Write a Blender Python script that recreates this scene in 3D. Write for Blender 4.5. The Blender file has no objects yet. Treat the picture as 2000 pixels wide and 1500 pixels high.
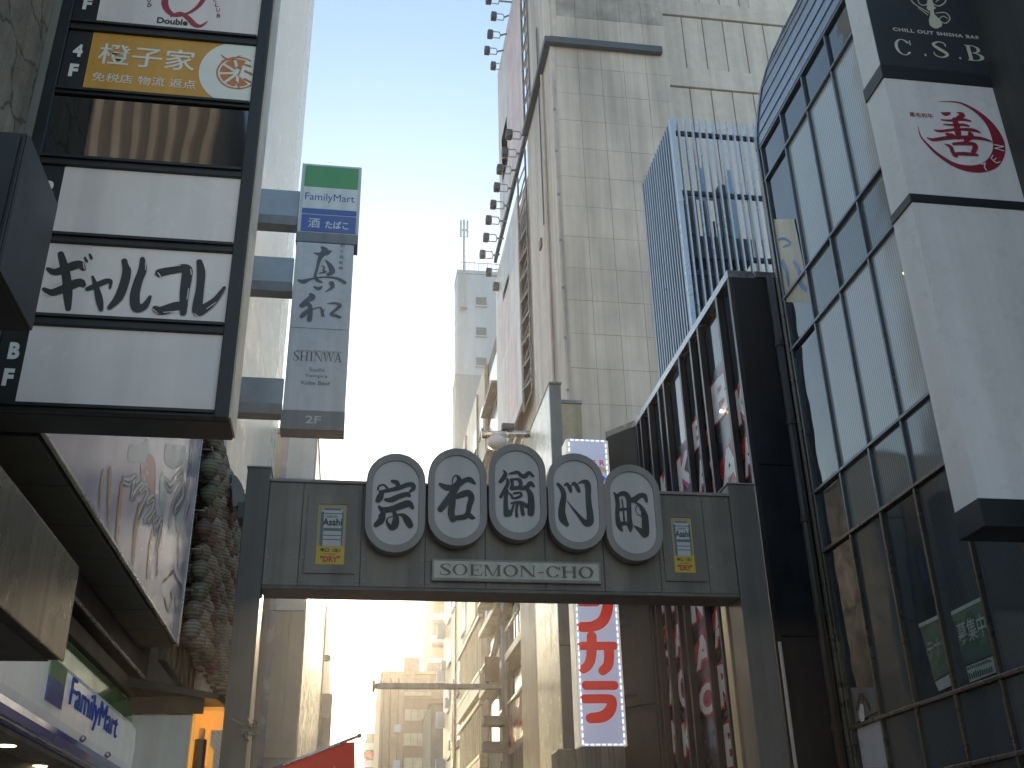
import bpy, bmesh, math, random
from mathutils import Vector, Matrix
random.seed(7)
SC = bpy.context.scene
COL = SC.collection
# ------------------------------------------------------------------ camera
F_PX = 2057.075                       # focal length in pixels of a 2000 px wide frame
PITCH, YAW, ROLL = (math.radians(a) for a in (26.033, 8.940, -1.248))
fw = Vector((math.sin(YAW)*math.cos(PITCH), math.cos(YAW)*math.cos(PITCH), math.sin(PITCH)))
r0 = Vector((math.cos(YAW), -math.sin(YAW), 0)); u0 = r0.cross(fw)
RT = math.cos(ROLL)*r0 + math.sin(ROLL)*u0
UP = -math.sin(ROLL)*r0 + math.cos(ROLL)*u0
EYE = Vector((0, 0, 1.6))
cam = bpy.data.objects.new('camera', bpy.data.cameras.new('camera'))
COL.objects.link(cam); SC.camera = cam
cam.data.sensor_width = 36; cam.data.lens = 36*F_PX/2000
cam.data.clip_start = .05; cam.data.clip_end = 3000
cam.matrix_world = Matrix(((RT.x, UP.x, -fw.x, EYE.x), (RT.y, UP.y, -fw.y, EYE.y), (RT.z, UP.z, -fw.z, EYE.z), (0, 0, 0, 1)))
# ------------------------------------------------------------------ sky, sun, exposure
SUN_EL, SUN_AZ = math.radians(15.2), math.radians(1.9)
w = bpy.data.worlds.new('World'); SC.world = w; w.use_nodes = True
nt = w.node_tree; bg = nt.nodes['Background']
sky = nt.nodes.new('ShaderNodeTexSky'); sky.sky_type = 'NISHITA'; sky.sun_disc = False
sky.sun_elevation = SUN_EL; sky.sun_rotation = SUN_AZ
sky.air_density = 1.5; sky.dust_density = .42; sky.ozone_density = 1.9; sky.altitude = 0
nt.links.new(sky.outputs[0], bg.inputs[0]); bg.inputs[1].default_value = .12
sl = bpy.data.lights.new('sun', 'SUN'); sl.energy = 2.6; sl.angle = math.radians(.6); sl.color = (1, .76, .48)
so = bpy.data.objects.new('sun', sl); COL.objects.link(so)
sd = Vector((math.sin(SUN_AZ)*math.cos(SUN_EL), math.cos(SUN_AZ)*math.cos(SUN_EL), math.sin(SUN_EL)))
so.rotation_euler = sd.to_track_quat('Z', 'Y').to_euler(); so.location = (0, 60, 60)
vs = SC.view_settings; vs.view_transform = 'Standard'; vs.look = 'None'; vs.gamma = 1; vs.exposure = 1.26
SC.cycles.max_bounces = 5; SC.cycles.diffuse_bounces = 3; SC.cycles.glossy_bounces = 3; SC.cycles.volume_bounces = 0; SC.cycles.use_denoising = True
# ------------------------------------------------------------------ sight lines (surveying helpers: pixel + known plane -> point)
def ray(px, py): return fw*F_PX + RT*(px-1000) + UP*(750-py)
def aty(px, py, Y): d = ray(px, py); return EYE + d*(Y/d.y)
def atx(px, py, X): d = ray(px, py); return EYE + d*(X/d.x)
def atz(px, py, Z): d = ray(px, py); return EYE + d*((Z-1.6)/d.z)
# ------------------------------------------------------------------ materials
def lin(c): return tuple(((v/12.92) if v <= .04045 else ((v+.055)/1.055)**2.4) for v in c)
MATS = {}
def mat(name, col, rough=.55, metal=0., var=.10, scale=2.5, streak=0., bump=0., spec=.5, emit=0., coat=0., rnd=0., brick=None, stripes=None, fine=0., trans=0., cracks=0., warp=0., sscale=1.):
    """procedural material; col is a linear base colour"""
    if name in MATS: return MATS[name]
    m = bpy.data.materials.new(name); m.use_nodes = True
    N, L = m.node_tree.nodes, m.node_tree.links
    b = N['Principled BSDF']
    geo = N.new('ShaderNodeNewGeometry'); POS = geo.outputs['Position']      # world position, so that shared meshes never repeat a pattern
    def mapn(s):
        mp = N.new('ShaderNodeMapping'); mp.inputs['Scale'].default_value = s; L.new(POS, mp.inputs[0]); return mp
    def noise(sc, s=(1, 1, 1), det=5):
        n = N.new('ShaderNodeTexNoise'); n.inputs['Scale'].default_value = sc; n.inputs['Detail'].default_value = det
        n.inputs['Roughness'].default_value = .6; L.new(mapn(s).outputs[0], n.inputs['Vector']); return n
    def ramp(src, a, bv, p0=.3, p1=.7):
        r = N.new('ShaderNodeMapRange'); r.inputs['From Min'].default_value = p0; r.inputs['From Max'].default_value = p1
        r.inputs['To Min'].default_value = a; r.inputs['To Max'].default_value = bv; L.new(src, r.inputs[0]); return r.outputs[0]
    def mul(a, f):
        x = N.new('ShaderNodeMix'); x.data_type = 'RGBA'; x.blend_type = 'MULTIPLY'; x.inputs[0].default_value = 1
        L.new(a, x.inputs[6]); L.new(f, x.inputs[7]); return x.outputs[2]
    rgb = N.new('ShaderNodeRGB'); rgb.outputs[0].default_value = (*col, 1)
    out = rgb.outputs[0]
    n1 = noise(scale)
    if var: out = mul(out, ramp(n1.outputs[0], 1-var, 1+var))
    if fine:
        out = mul(out, ramp(noise(90, det=2).outputs[0], 1-fine, 1+fine))
    if streak:
        out = mul(out, ramp(noise(1.0, (6*sscale, 6*sscale, .22*sscale), 5).outputs[0], 1-streak, 1.05, .35, .6))
        out = mul(out, ramp(noise(.5, (3*sscale, 3*sscale, 1*sscale), 4).outputs[0], 1-streak*.6, 1.05, .35, .6))
    if stripes:                         # fine vertical slats seen behind glass: (count per metre, axis, depth)
        wv = N.new('ShaderNodeTexWave'); wv.wave_type = 'BANDS'; wv.bands_direction = stripes[1]
        wv.inputs['Scale'].default_value = stripes[0]; wv.inputs['Distortion'].default_value = .4; wv.inputs['Detail Scale'].default_value = .3
        L.new(POS, wv.inputs[0]); out = mul(out, ramp(wv.outputs[1], 1-stripes[2], 1.1, .1, .9))
    if cracks:                          # a net of fine dark cracks
        vo = N.new('ShaderNodeTexVoronoi'); vo.feature = 'DISTANCE_TO_EDGE'; vo.inputs['Scale'].default_value = cracks
        ad = N.new('ShaderNodeMix'); ad.data_type = 'RGBA'; ad.blend_type = 'LINEAR_LIGHT'; ad.inputs[0].default_value = .16
        L.new(mapn((1, 1, 1.3)).outputs[0], ad.inputs[6]); L.new(noise(3.2, det=6).outputs[1], ad.inputs[7]); L.new(ad.outputs[2], vo.inputs['Vector'])
        out = mul(out, ramp(vo.outputs['Distance'], .35, 1, 0, .03))
    if rnd:
        oi = N.new('ShaderNodeObjectInfo'); out = mul(out, ramp(oi.outputs['Random'], 1-rnd, 1+rnd, 0, 1))
    L.new(out, b.inputs['Base Color'])
    b.inputs['Metallic'].default_value = metal; b.inputs['Specular IOR Level'].default_value = spec
    L.new(ramp(n1.outputs[0], max(0, rough-.09*(rough > .12)), min(1, rough+.09*(rough > .12))), b.inputs['Roughness'])
    if coat: b.inputs['Coat Weight'].default_value = coat; b.inputs['Coat Roughness'].default_value = .06
    if trans: b.inputs['Transmission Weight'].default_value = trans
    if emit:
        L.new(out, b.inputs['Emission Color']); b.inputs['Emission Strength'].default_value = emit
    if bump:
        bp = N.new('ShaderNodeBump'); bp.inputs['Strength'].default_value = bump; bp.inputs['Distance'].default_value = .03
        nb = noise(scale*4, det=8); L.new(nb.outputs[0], bp.inputs['Height']); L.new(bp.outputs[0], b.inputs['Normal'])
    if warp:                            # glass never lies quite flat: slow waves in the reflection
        bp = N.new('ShaderNodeBump'); bp.inputs['Strength'].default_value = warp; bp.inputs['Distance'].default_value = .2
        oi2 = N.new('ShaderNodeObjectInfo'); va = N.new('ShaderNodeVectorMath'); va.operation = 'ADD'; L.new(POS, va.inputs[0]); L.new(oi2.outputs['Random'], va.inputs[1])
        nw = N.new('ShaderNodeTexNoise'); nw.inputs['Scale'].default_value = 1.3; nw.inputs['Detail'].default_value = 1; L.new(va.outputs[0], nw.inputs['Vector'])
        L.new(nw.outputs[0], bp.inputs['Height']); L.new(bp.outputs[0], b.inputs['Normal'])
    MATS[name] = m
    return m
def G(v): return (v, v, v)
mat('gate_paint', (.235, .208, .192), .5, var=.14, streak=.34, fine=.05, sscale=.6)
mat('gate_rim', (.30, .275, .275), .45, var=.08, streak=.18, sscale=.6)
mat('gate_pillar', (.15, .14, .138), .5, var=.1, streak=.2)
mat('oval_face', (.54, .505, .52), .35, var=.04, streak=.07, sscale=.6)
mat('ink', (.025, .027, .032), .5, var=.15)
mat('ink_soft', (.10, .12, .15), .5, var=.15)
mat('plate_face', (.55, .53, .49), .4, var=.06, streak=.15)
mat('frame_black', (.016, .018, .024), .42, var=.25, streak=.3, fine=.1)
mat('black_box', (.012, .013, .018), .45, var=.2, streak=.15)
mat('box_side', (.045, .045, .055), .4, var=.2, streak=.2)
mat('acrylic', (.72, .66, .685), .25, var=.07, scale=.9, streak=.08, sscale=.6)
mat('acrylic_white', (.72, .73, .76), .25, var=.03, streak=.06)
mat('mirror_glass', (.17, .175, .185), .03, spec=1.0, warp=.012, metal=1, var=.1, scale=.8)
mat('orange_print', (.60, .31, .055), .3, var=.05, streak=.06)
mat('logo_orange', (.55, .19, .06), .35, var=.05)
mat('print_white', (.75, .75, .74), .35, var=.04)
mat('print_red', (.33, .028, .045), .4, var=.08)
mat('cream_edge', (.62, .55, .45), .35, var=.12, streak=.3)
mat('plaster', (.27, .24, .205), .85, var=.35, scale=1.6, streak=.25, bump=1.0, fine=.12, cracks=1.7)
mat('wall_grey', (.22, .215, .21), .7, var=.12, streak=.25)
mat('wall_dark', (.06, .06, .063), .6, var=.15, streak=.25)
mat('soffit_metal', (.05, .047, .045), .42, var=.15, streak=.15, metal=.3)
mat('gold_metal', (.36, .30, .22), .28, metal=.65, var=.25, scale=1.2, streak=.45, bump=.12)
mat('poster_base', (.55, .48, .64), .22, var=.14, scale=.8, streak=.05, sscale=.6)
mat('poster_blue', (.10, .12, .28), .3, var=.2)
mat('poster_pink', (.55, .24, .30), .3, var=.2)
mat('poster_teal', (.33, .52, .55), .3, var=.2)
mat('poster_tan', (.50, .25, .10), .3, var=.2)
mat('poster_ink', (.06, .035, .11), .35, var=.2)
mat('steel_bright', (.55, .54, .52), .28, metal=.8, var=.12, streak=.2)
mat('steel_dull', (.26, .27, .28), .45, metal=.5, var=.15, streak=.25)
mat('fm_white', (.76, .77, .78), .16, var=.03, streak=.05, coat=.4, emit=.05)
mat('kiosk_white', (.62, .61, .61), .35, var=.05, streak=.1)
mat('beer_ground', (.36, .33, .22), .35, var=.08)
mat('fm_green', (.05, .24, .07), .18, var=.06, coat=.4)
mat('fm_blue', (.022, .075, .38), .18, var=.06, coat=.4)
mat('fm_green_pale', (.08, .33, .14), .35, var=.05)
mat('fm_blue_pale', (.05, .14, .45), .35, var=.05)
mat('blue_grey_box', (.57, .58, .64), .3, var=.04, streak=.06)
mat('slate_box', (.19, .205, .235), .4, var=.1, streak=.15)
mat('cream_panel', (.84, .79, .71), .34, var=.05, streak=.03, stripes=(3.5, 'Z', .07), fine=.05, sscale=.33)
mat('cream_panel_edge', (.85, .80, .72), .3, var=.05, streak=.04, sscale=.33)
mat('joint_dark', (.05, .05, .05), .7)
mat('blue_panel', (.10, .14, .24), .25, var=.1, spec=.8)
mat('blue_glass', (.26, .31, .38), .12, var=.1, spec=1)
mat('grey_panel', (.23, .225, .215), .35, var=.1, streak=.2, sscale=.33)
mat('gloss_cream', (.60, .52, .40), .22, var=.1, streak=.3, sscale=.33)
mat('beige_tile', (.55, .495, .475), .62, var=.12, scale=.45, streak=.24, rnd=.03, fine=.05, sscale=.33)
mat('beige_wall', (.50, .455, .44), .65, var=.12, streak=.28, fine=.06, sscale=.33)
mat('beige_stain', (.43, .40, .40), .7, var=.45, scale=.55, streak=.25, rnd=.08, sscale=.33)
mat('ribbed_cream', (.61, .56, .535), .6, var=.08, streak=.12, rnd=.03, sscale=.33)
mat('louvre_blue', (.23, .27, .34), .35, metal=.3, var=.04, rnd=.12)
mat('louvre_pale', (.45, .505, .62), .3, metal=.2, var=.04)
mat('plant_dark', (.03, .035, .05), .5, var=.3)
mat('dark_clad', (.017, .021, .030), .42, var=.2, streak=.25)
mat('fin_brown', (.058, .052, .056), .38, metal=.3, var=.15, streak=.2)
mat('coping', (.34, .33, .33), .25, metal=.7, var=.1)
mat('dark_glass', (.03, .045, .06), .06, spec=.9, var=.3, scale=.8)
mat('vinyl_white', (.80, .78, .78), .3, var=.06)
mat('vinyl_red', (.46, .022, .028), .3, var=.1)
mat('vinyl_dark', (.03, .025, .03), .25, var=.2)
mat('pipe_brown', (.085, .072, .068), .4, var=.15, streak=.2)
mat('mullion', (.15, .17, .20), .32, metal=.5, var=.1, streak=.1)
mat('bronze_tan_reflection', (.13, .115, .095), .3, metal=.5, var=.1, streak=.1)  # bronze trim; on the lower mullions, reflected tan put into the colour
mat('pane_dark_reflection', (.085, .10, .115), .06, spec=.45, warp=.03, var=.05, scale=.7, stripes=(6.5, 'Y', .30), rnd=.12)  # dark buildings mirrored in the lower panes, put into the base colour
mat('pane_blind', (.52, .53, .545), .06, spec=.5, warp=.03, var=.05, scale=.7, stripes=(6.5, 'Y', .30), rnd=.10)
mat('pane_spandrel', (.20, .22, .235), .06, spec=.5, warp=.03, var=.05, scale=.7, stripes=(6.5, 'Y', .30), rnd=.10)
mat('pane_clear', (.022, .034, .046), .03, spec=.8, warp=.05, var=.4, scale=.8)
mat('eave_metal', (.20, .22, .27), .3, metal=.55, var=.1, streak=.1)
mat('csb_navy', (.030, .036, .050), .5, var=.06)
mat('csb_bar', (.018, .021, .030), .4, var=.1)
mat('csb_white', (.84, .80, .87), .3, var=.03, streak=.05, sscale=.6)
mat('csb_side', (.84, .82, .86), .32, var=.03, streak=.04, sscale=.6)
mat('ivory_print', (.70, .68, .58), .4, var=.03)
mat('sign_red', (.30, .020, .050), .4, var=.08)
mat('lit_white', (.66, .70, .92), .4, var=.02, emit=.12)
mat('lit_side', (1, .93, .75), .4, var=.02, emit=.10)
mat('letter_blue', (.03, .09, .42), .5, var=.05, spec=.25)
mat('lit_red', (.62, .025, .020), .4, var=.02, emit=.16)
mat('lit_blue', (.02, .14, .75), .4, var=.02, emit=.16)
mat('lit_tan', (.55, .42, .28), .4, var=.02, emit=.12)
mat('led', (.9, .95, 1), .4, var=0, emit=.6)
mat('lamp_warm', (1, .80, .52), .4, var=0, emit=2.5)
mat('lamp_white', (1, .95, .85), .4, var=0, emit=2)
mat('glow_orange', (.80, .36, .06), .5, var=.15, scale=3, emit=.28)
mat('screen_violet', (.45, .40, .95), .3, var=.35, scale=6, emit=.25)
mat('screen_blue', (.25, .40, .95), .3, var=.3, scale=6, emit=.25)
mat('wood_dark', (.10, .065, .04), .5, var=.3, streak=.3)
mat('wood_grey', (.35, .33, .31), .6, var=.3, streak=.3)
mat('tan_facade', (.45, .37, .27), .45, var=.15, streak=.25, sscale=.33)
mat('tan_light', (.62, .53, .38), .4, var=.12, streak=.2, sscale=.33)
mat('brown_brick', (.23, .165, .135), .6, var=.12, streak=.12, fine=.08)
mat('brown_light', (.38, .31, .25), .6, var=.1, streak=.15)
mat('pale_tower', (.44, .50, .60), .55, var=.04, streak=.06, sscale=.33)  # extra blue in this colour stands for haze over the far tower
mat('pale_tower_grey', (.29, .345, .41), .5, var=.05, streak=.08, sscale=.33)  # same haze blue mixed in, for the tower's lower walls
mat('window_grey', (.13, .16, .20), .12, spec=.8, var=.25, scale=.6)
mat('window_bright', (.48, .46, .38), .10, spec=.9, var=.25, scale=1.5)
mat('billboard', (.66, .60, .62), .5, var=.14, scale=.5, streak=.18)
mat('billboard_pink', (.64, .50, .53), .5, var=.22, scale=.6, streak=.2)
mat('billboard_blue', (.54, .56, .62), .5, var=.2, scale=.6, streak=.2)
mat('mast_grey', (.40, .43, .46), .45, var=.1)
mat('flood_black', (.075, .09, .12), .6, var=.2)
mat('flood_glass', (.50, .55, .62), .15, var=.1)
mat('rail_yellow', (.68, .56, .36), .35, var=.12, streak=.2)
mat('flag_red', (.40, .10, .085), .75, var=.10, scale=8, fine=.06)
mat('flag_gold', (.72, .50, .10), .7, var=.05)
mat('beer_yellow', (.62, .44, .04), .35, var=.06)
mat('beer_silver', (.50, .52, .56), .35, metal=0, var=.10)
mat('beer_grey', (.13, .14, .18), .35, metal=0, var=.10)
mat('green_banner', (.035, .11, .085), .25, var=.08)
mat('banner_print', (.34, .40, .40), .3, var=.06)
mat('asphalt', (.20, .19, .18), .85, var=.25, scale=3, bump=.4, fine=.2)
mat('paving', (.36, .34, .31), .8, var=.15, bump=.2)
mat('kerb', (.30, .29, .28), .8, var=.12)
fr_ = MATS['flag_red'].node_tree; tr_ = fr_.nodes.new('ShaderNodeBsdfTranslucent'); tr_.inputs[0].default_value = (.55, .16, .12, 1)
mx_ = fr_.nodes.new('ShaderNodeMixShader'); mx_.inputs[0].default_value = .5
fr_.links.new(fr_.nodes['Principled BSDF'].outputs[0], mx_.inputs[1]); fr_.links.new(tr_.outputs[0], mx_.inputs[2]); fr_.links.new(mx_.outputs[0], fr_.nodes['Material Output'].inputs[0])
LANT = [mat('lantern_white', (.30, .275, .235), .6, var=.25, scale=6, stripes=(7, 'Z', .45)), mat('lantern_green', (.20, .205, .135), .6, var=.25, scale=6, stripes=(7, 'Z', .45)), mat('lantern_red', (.17, .10, .085), .6, var=.25, scale=6, stripes=(7, 'Z', .45)),
        mat('lantern_yellow', (.27, .23, .165), .6, var=.25, scale=6, stripes=(7, 'Z', .45)), mat('lantern_pink', (.23, .185, .155), .6, var=.25, scale=6, stripes=(7, 'Z', .45))]
LNAME = ['white', 'green', 'red', 'yellow', 'pink']
# ------------------------------------------------------------------ mesh builder
def wloc(o):
    v = Vector((0, 0, 0))
    while o is not None: v += o.location; o = o.parent
    return v
class B:
    def __init__(s): s.v = []; s.f = []
    def add(s, vs, fs):
        k = len(s.v); s.v += [Vector(p) for p in vs]; s.f += [[i+k for i in f] for f in fs]; return s
    def box(s, x0, x1, y0, y1, z0, z1, bev=0.):
        x0, x1 = sorted((x0, x1)); y0, y1 = sorted((y0, y1)); z0, z1 = sorted((z0, z1))
        if bev:
            bm = bmesh.new(); bmesh.ops.create_cube(bm, size=1)
            for v in bm.verts: v.co = Vector(((x0+x1)/2+v.co.x*(x1-x0), (y0+y1)/2+v.co.y*(y1-y0), (z0+z1)/2+v.co.z*(z1-z0)))
            bmesh.ops.bevel(bm, geom=bm.edges[:], offset=min(bev, .3*min(x1-x0, y1-y0, z1-z0)), segments=2, affect='EDGES', profile=.5)
            bm.verts.index_update()
            s.add([v.co.copy() for v in bm.verts], [[v.index for v in f.verts] for f in bm.faces]); bm.free(); return s
        return s.add([(x0, y0, z0), (x1, y0, z0), (x1, y1, z0), (x0, y1, z0), (x0, y0, z1), (x1, y0, z1), (x1, y1, z1), (x0, y1, z1)],
                     [[0, 3, 2, 1], [4, 5, 6, 7], [0, 1, 5, 4], [1, 2, 6, 5], [2, 3, 7, 6], [3, 0, 4, 7]])
    def slab(s, pts, n, t):
        """polygon pts (3D, seen counter-clockwise from the side n points to) given thickness t behind it"""
        n = Vector(n).normalized(); k = len(pts); P = [Vector(p) for p in pts]
        return s.add(P+[p-n*t for p in P], [list(range(k)), list(range(2*k-1, k-1, -1))]+[[i, i+k, (i+1) % k+k, (i+1) % k] for i in range(k)])
    def tube(s, a, b, r, n=8, r2=None):
        a, b = Vector(a), Vector(b); d = (b-a).normalized(); r2 = r if r2 is None else r2
        e = d.cross(Vector((0, 0, 1)) if abs(d.z) < .9 else Vector((1, 0, 0))).normalized(); g = d.cross(e)
        c = [(math.cos(2*math.pi*i/n), math.sin(2*math.pi*i/n)) for i in range(n)]
        return s.add([a+(e*x+g*y)*r for x, y in c]+[b+(e*x+g*y)*r2 for x, y in c],
                     [[i, (i+1) % n, (i+1) % n+n, i+n] for i in range(n)]+[list(range(n-1, -1, -1)), list(range(n, 2*n))])
    def path(s, pts, r, n=6):
        for a, b in zip(pts, pts[1:]): s.tube(a, b, r, n)
        return s
    def ball(s, c, rx, ry, rz, n=14, m=10, rib=0.):
        c = Vector(c); V = []; Fc = []
        for j in range(1, m):
            t = math.pi*j/m; q = 1-rib*(j % 2)
            for i in range(n):
                a = 2*math.pi*i/n; V.append(c+Vector((rx*q*math.sin(t)*math.cos(a), ry*q*math.sin(t)*math.sin(a), rz*math.cos(t))))
        for j in range(m-2):
            for i in range(n): Fc.append([j*n+i, (j+1)*n+i, (j+1)*n+(i+1) % n, j*n+(i+1) % n])
        V += [c+Vector((0, 0, rz)), c-Vector((0, 0, rz))]
        for i in range(n): Fc += [[len(V)-2, i, (i+1) % n], [len(V)-1, (m-2)*n+(i+1) % n, (m-2)*n+i]]
        return s.add(V, Fc)
    def obj(s, name, m, parent=None, smooth=False, **props):
        me = bpy.data.meshes.new(name); o0 = wloc(parent)
        me.from_pydata([v-o0 for v in s.v], [], s.f); me.validate(); me.update()
        if smooth:
            me.polygons.foreach_set('use_smooth', [True]*len(me.polygons))
        me.materials.append(MATS[m] if isinstance(m, str) else m)
        o = bpy.data.objects.new(name, me); COL.objects.link(o); o.parent = parent
        for k, v in props.items(): o[k] = v
        return o
def thing(name, label, cat, loc=(0, 0, 0), group=None):
    o = bpy.data.objects.new(name, None); COL.objects.link(o); o.location = loc; o.empty_display_size = .2
    o['label'] = label; o['category'] = cat
    if group: o['group'] = group
    return o
def tag(o, label, cat, group=None):
    o['label'] = label; o['category'] = cat
    if group: o['group'] = group
    return o
def inst(src, loc, parent):
    c = bpy.data.objects.new(src.name.split('.')[0], src.data); COL.objects.link(c); c.parent = parent; c.location = loc; return c
def boxp(name, m, parent, *a, bev=0., **k): return B().box(*a, bev=bev).obj(name, m, parent, **k)
# planes: (right, up, normal)
FRONT = (Vector((1, 0, 0)), Vector((0, 0, 1)), Vector((0, -1, 0)))
EAST = (Vector((0, 1, 0)), Vector((0, 0, 1)), Vector((1, 0, 0)))        # left-hand facades, looking at the street
WEST = (Vector((0, -1, 0)), Vector((0, 0, 1)), Vector((-1, 0, 0)))      # right-hand facades
# ------------------------------------------------------------------ lettering
GLYPHS = {}
def glyph_mesh(s, bold, space):
    k = (s, bold, space)
    if k in GLYPHS: return GLYPHS[k]
    c = bpy.data.curves.new('t', 'FONT'); c.body = s; c.resolution_u = 3; c.offset = bold; c.space_character = space
    o = bpy.data.objects.new('t', c)
    tmp = o.to_mesh()
    GLYPHS[k] = ([v.co.copy() for v in tmp.vertices], [list(p.vertices) for p in tmp.polygons])
    o.to_mesh_clear(); bpy.data.objects.remove(o); bpy.data.curves.remove(c)
    return GLYPHS[k]
def text(s, O, PL, width, height, m, parent, bold=0., name='lettering', raise_=.003, thick=.002, space=1.):
    V, Fc = glyph_mesh(s, bold, space)
    if not V: return None
    x0, x1 = min(v.x for v in V), max(v.x for v in V); y0, y1 = min(v.y for v in V), max(v.y for v in V)
    sx = width/(x1-x0); sy = height/(y1-y0) if height else sx
    R, U, Nn = PL; O = Vector(O); b = B()
    b.add([O+R*((v.x-x0)*sx)+U*((v.y-y0)*sy)+Nn*raise_ for v in V], Fc)
    return b.obj(name, m, parent)
def spline(pts, n=6):
    P = [Vector(p) for p in pts]; out = []
    if len(P) < 3: n = 2
    for i in range(len(P)-1):
        p0, p1, p2, p3 = P[max(i-1, 0)], P[i], P[i+1], P[min(i+2, len(P)-1)]
        for k in range(n):
            t = k/n
            out.append(.5*((2*p1)+(p2-p0)*t+(2*p0-5*p1+4*p2-p3)*t*t+(3*p1-p0-3*p2+p3)*t**3))
    out.append(P[-1]); return out
def brush(b, strokes, N, lift=.003):
    """strokes: lists of (point3D, width); painted as ribbons with round ends, each a hair above the last"""
    for k, st in enumerate(strokes):
        pts = spline([p for p, _ in st]); ws = [max(.0005, v.x) for v in spline([Vector((q, 0, 0)) for _, q in st])]
        n = len(pts); V = []; Fc = []
        def off(i): return N*(lift+.0006*k+.0006*i/n)
        T = [(pts[min(i+1, n-1)]-pts[max(i-1, 0)]).normalized() for i in range(n)]
        S = [N.cross(t) for t in T]
        for i in range(n): V += [pts[i]+S[i]*ws[i]/2+off(i), pts[i]-S[i]*ws[i]/2+off(i)]
        for i in range(n-1): Fc.append([2*i, 2*i+1, 2*i+3, 2*i+2])
        for i, sg in ((0, -1), (n-1, 1)):
            base = len(V)
            V += [pts[i]+(S[i]*math.cos(a)+T[i]*sg*math.sin(a))*ws[i]/2+off(i) for a in [math.pi*j/6 for j in range(7)]]
            Fc.append([base+j for j in range(7)])
        b.add(V, Fc)
    return b
def brush_px(strokes, ox, oy, sc, plane, val, m, parent, N, name='character', lift=.003, fat=1.):
    """brush strokes measured on the photograph, carried onto their real plane"""
    fn = {'y': aty, 'x': atx}[plane]; out = []
    for st in strokes:
        L = []
        for (x, y, wd) in st:
            p = fn(ox+x*sc, oy+y*sc, val); 
            if plane == 'y': q = (fn(ox+x*sc+1, oy+y*sc, val)-p).length
            else: q = (fn(ox+x*sc, oy+y*sc+1, val)-p).length
            L.append((p, wd*sc*q*fat))
        out.append(L)
    return brush(B(), out, N, lift).obj(name, m, parent)
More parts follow.
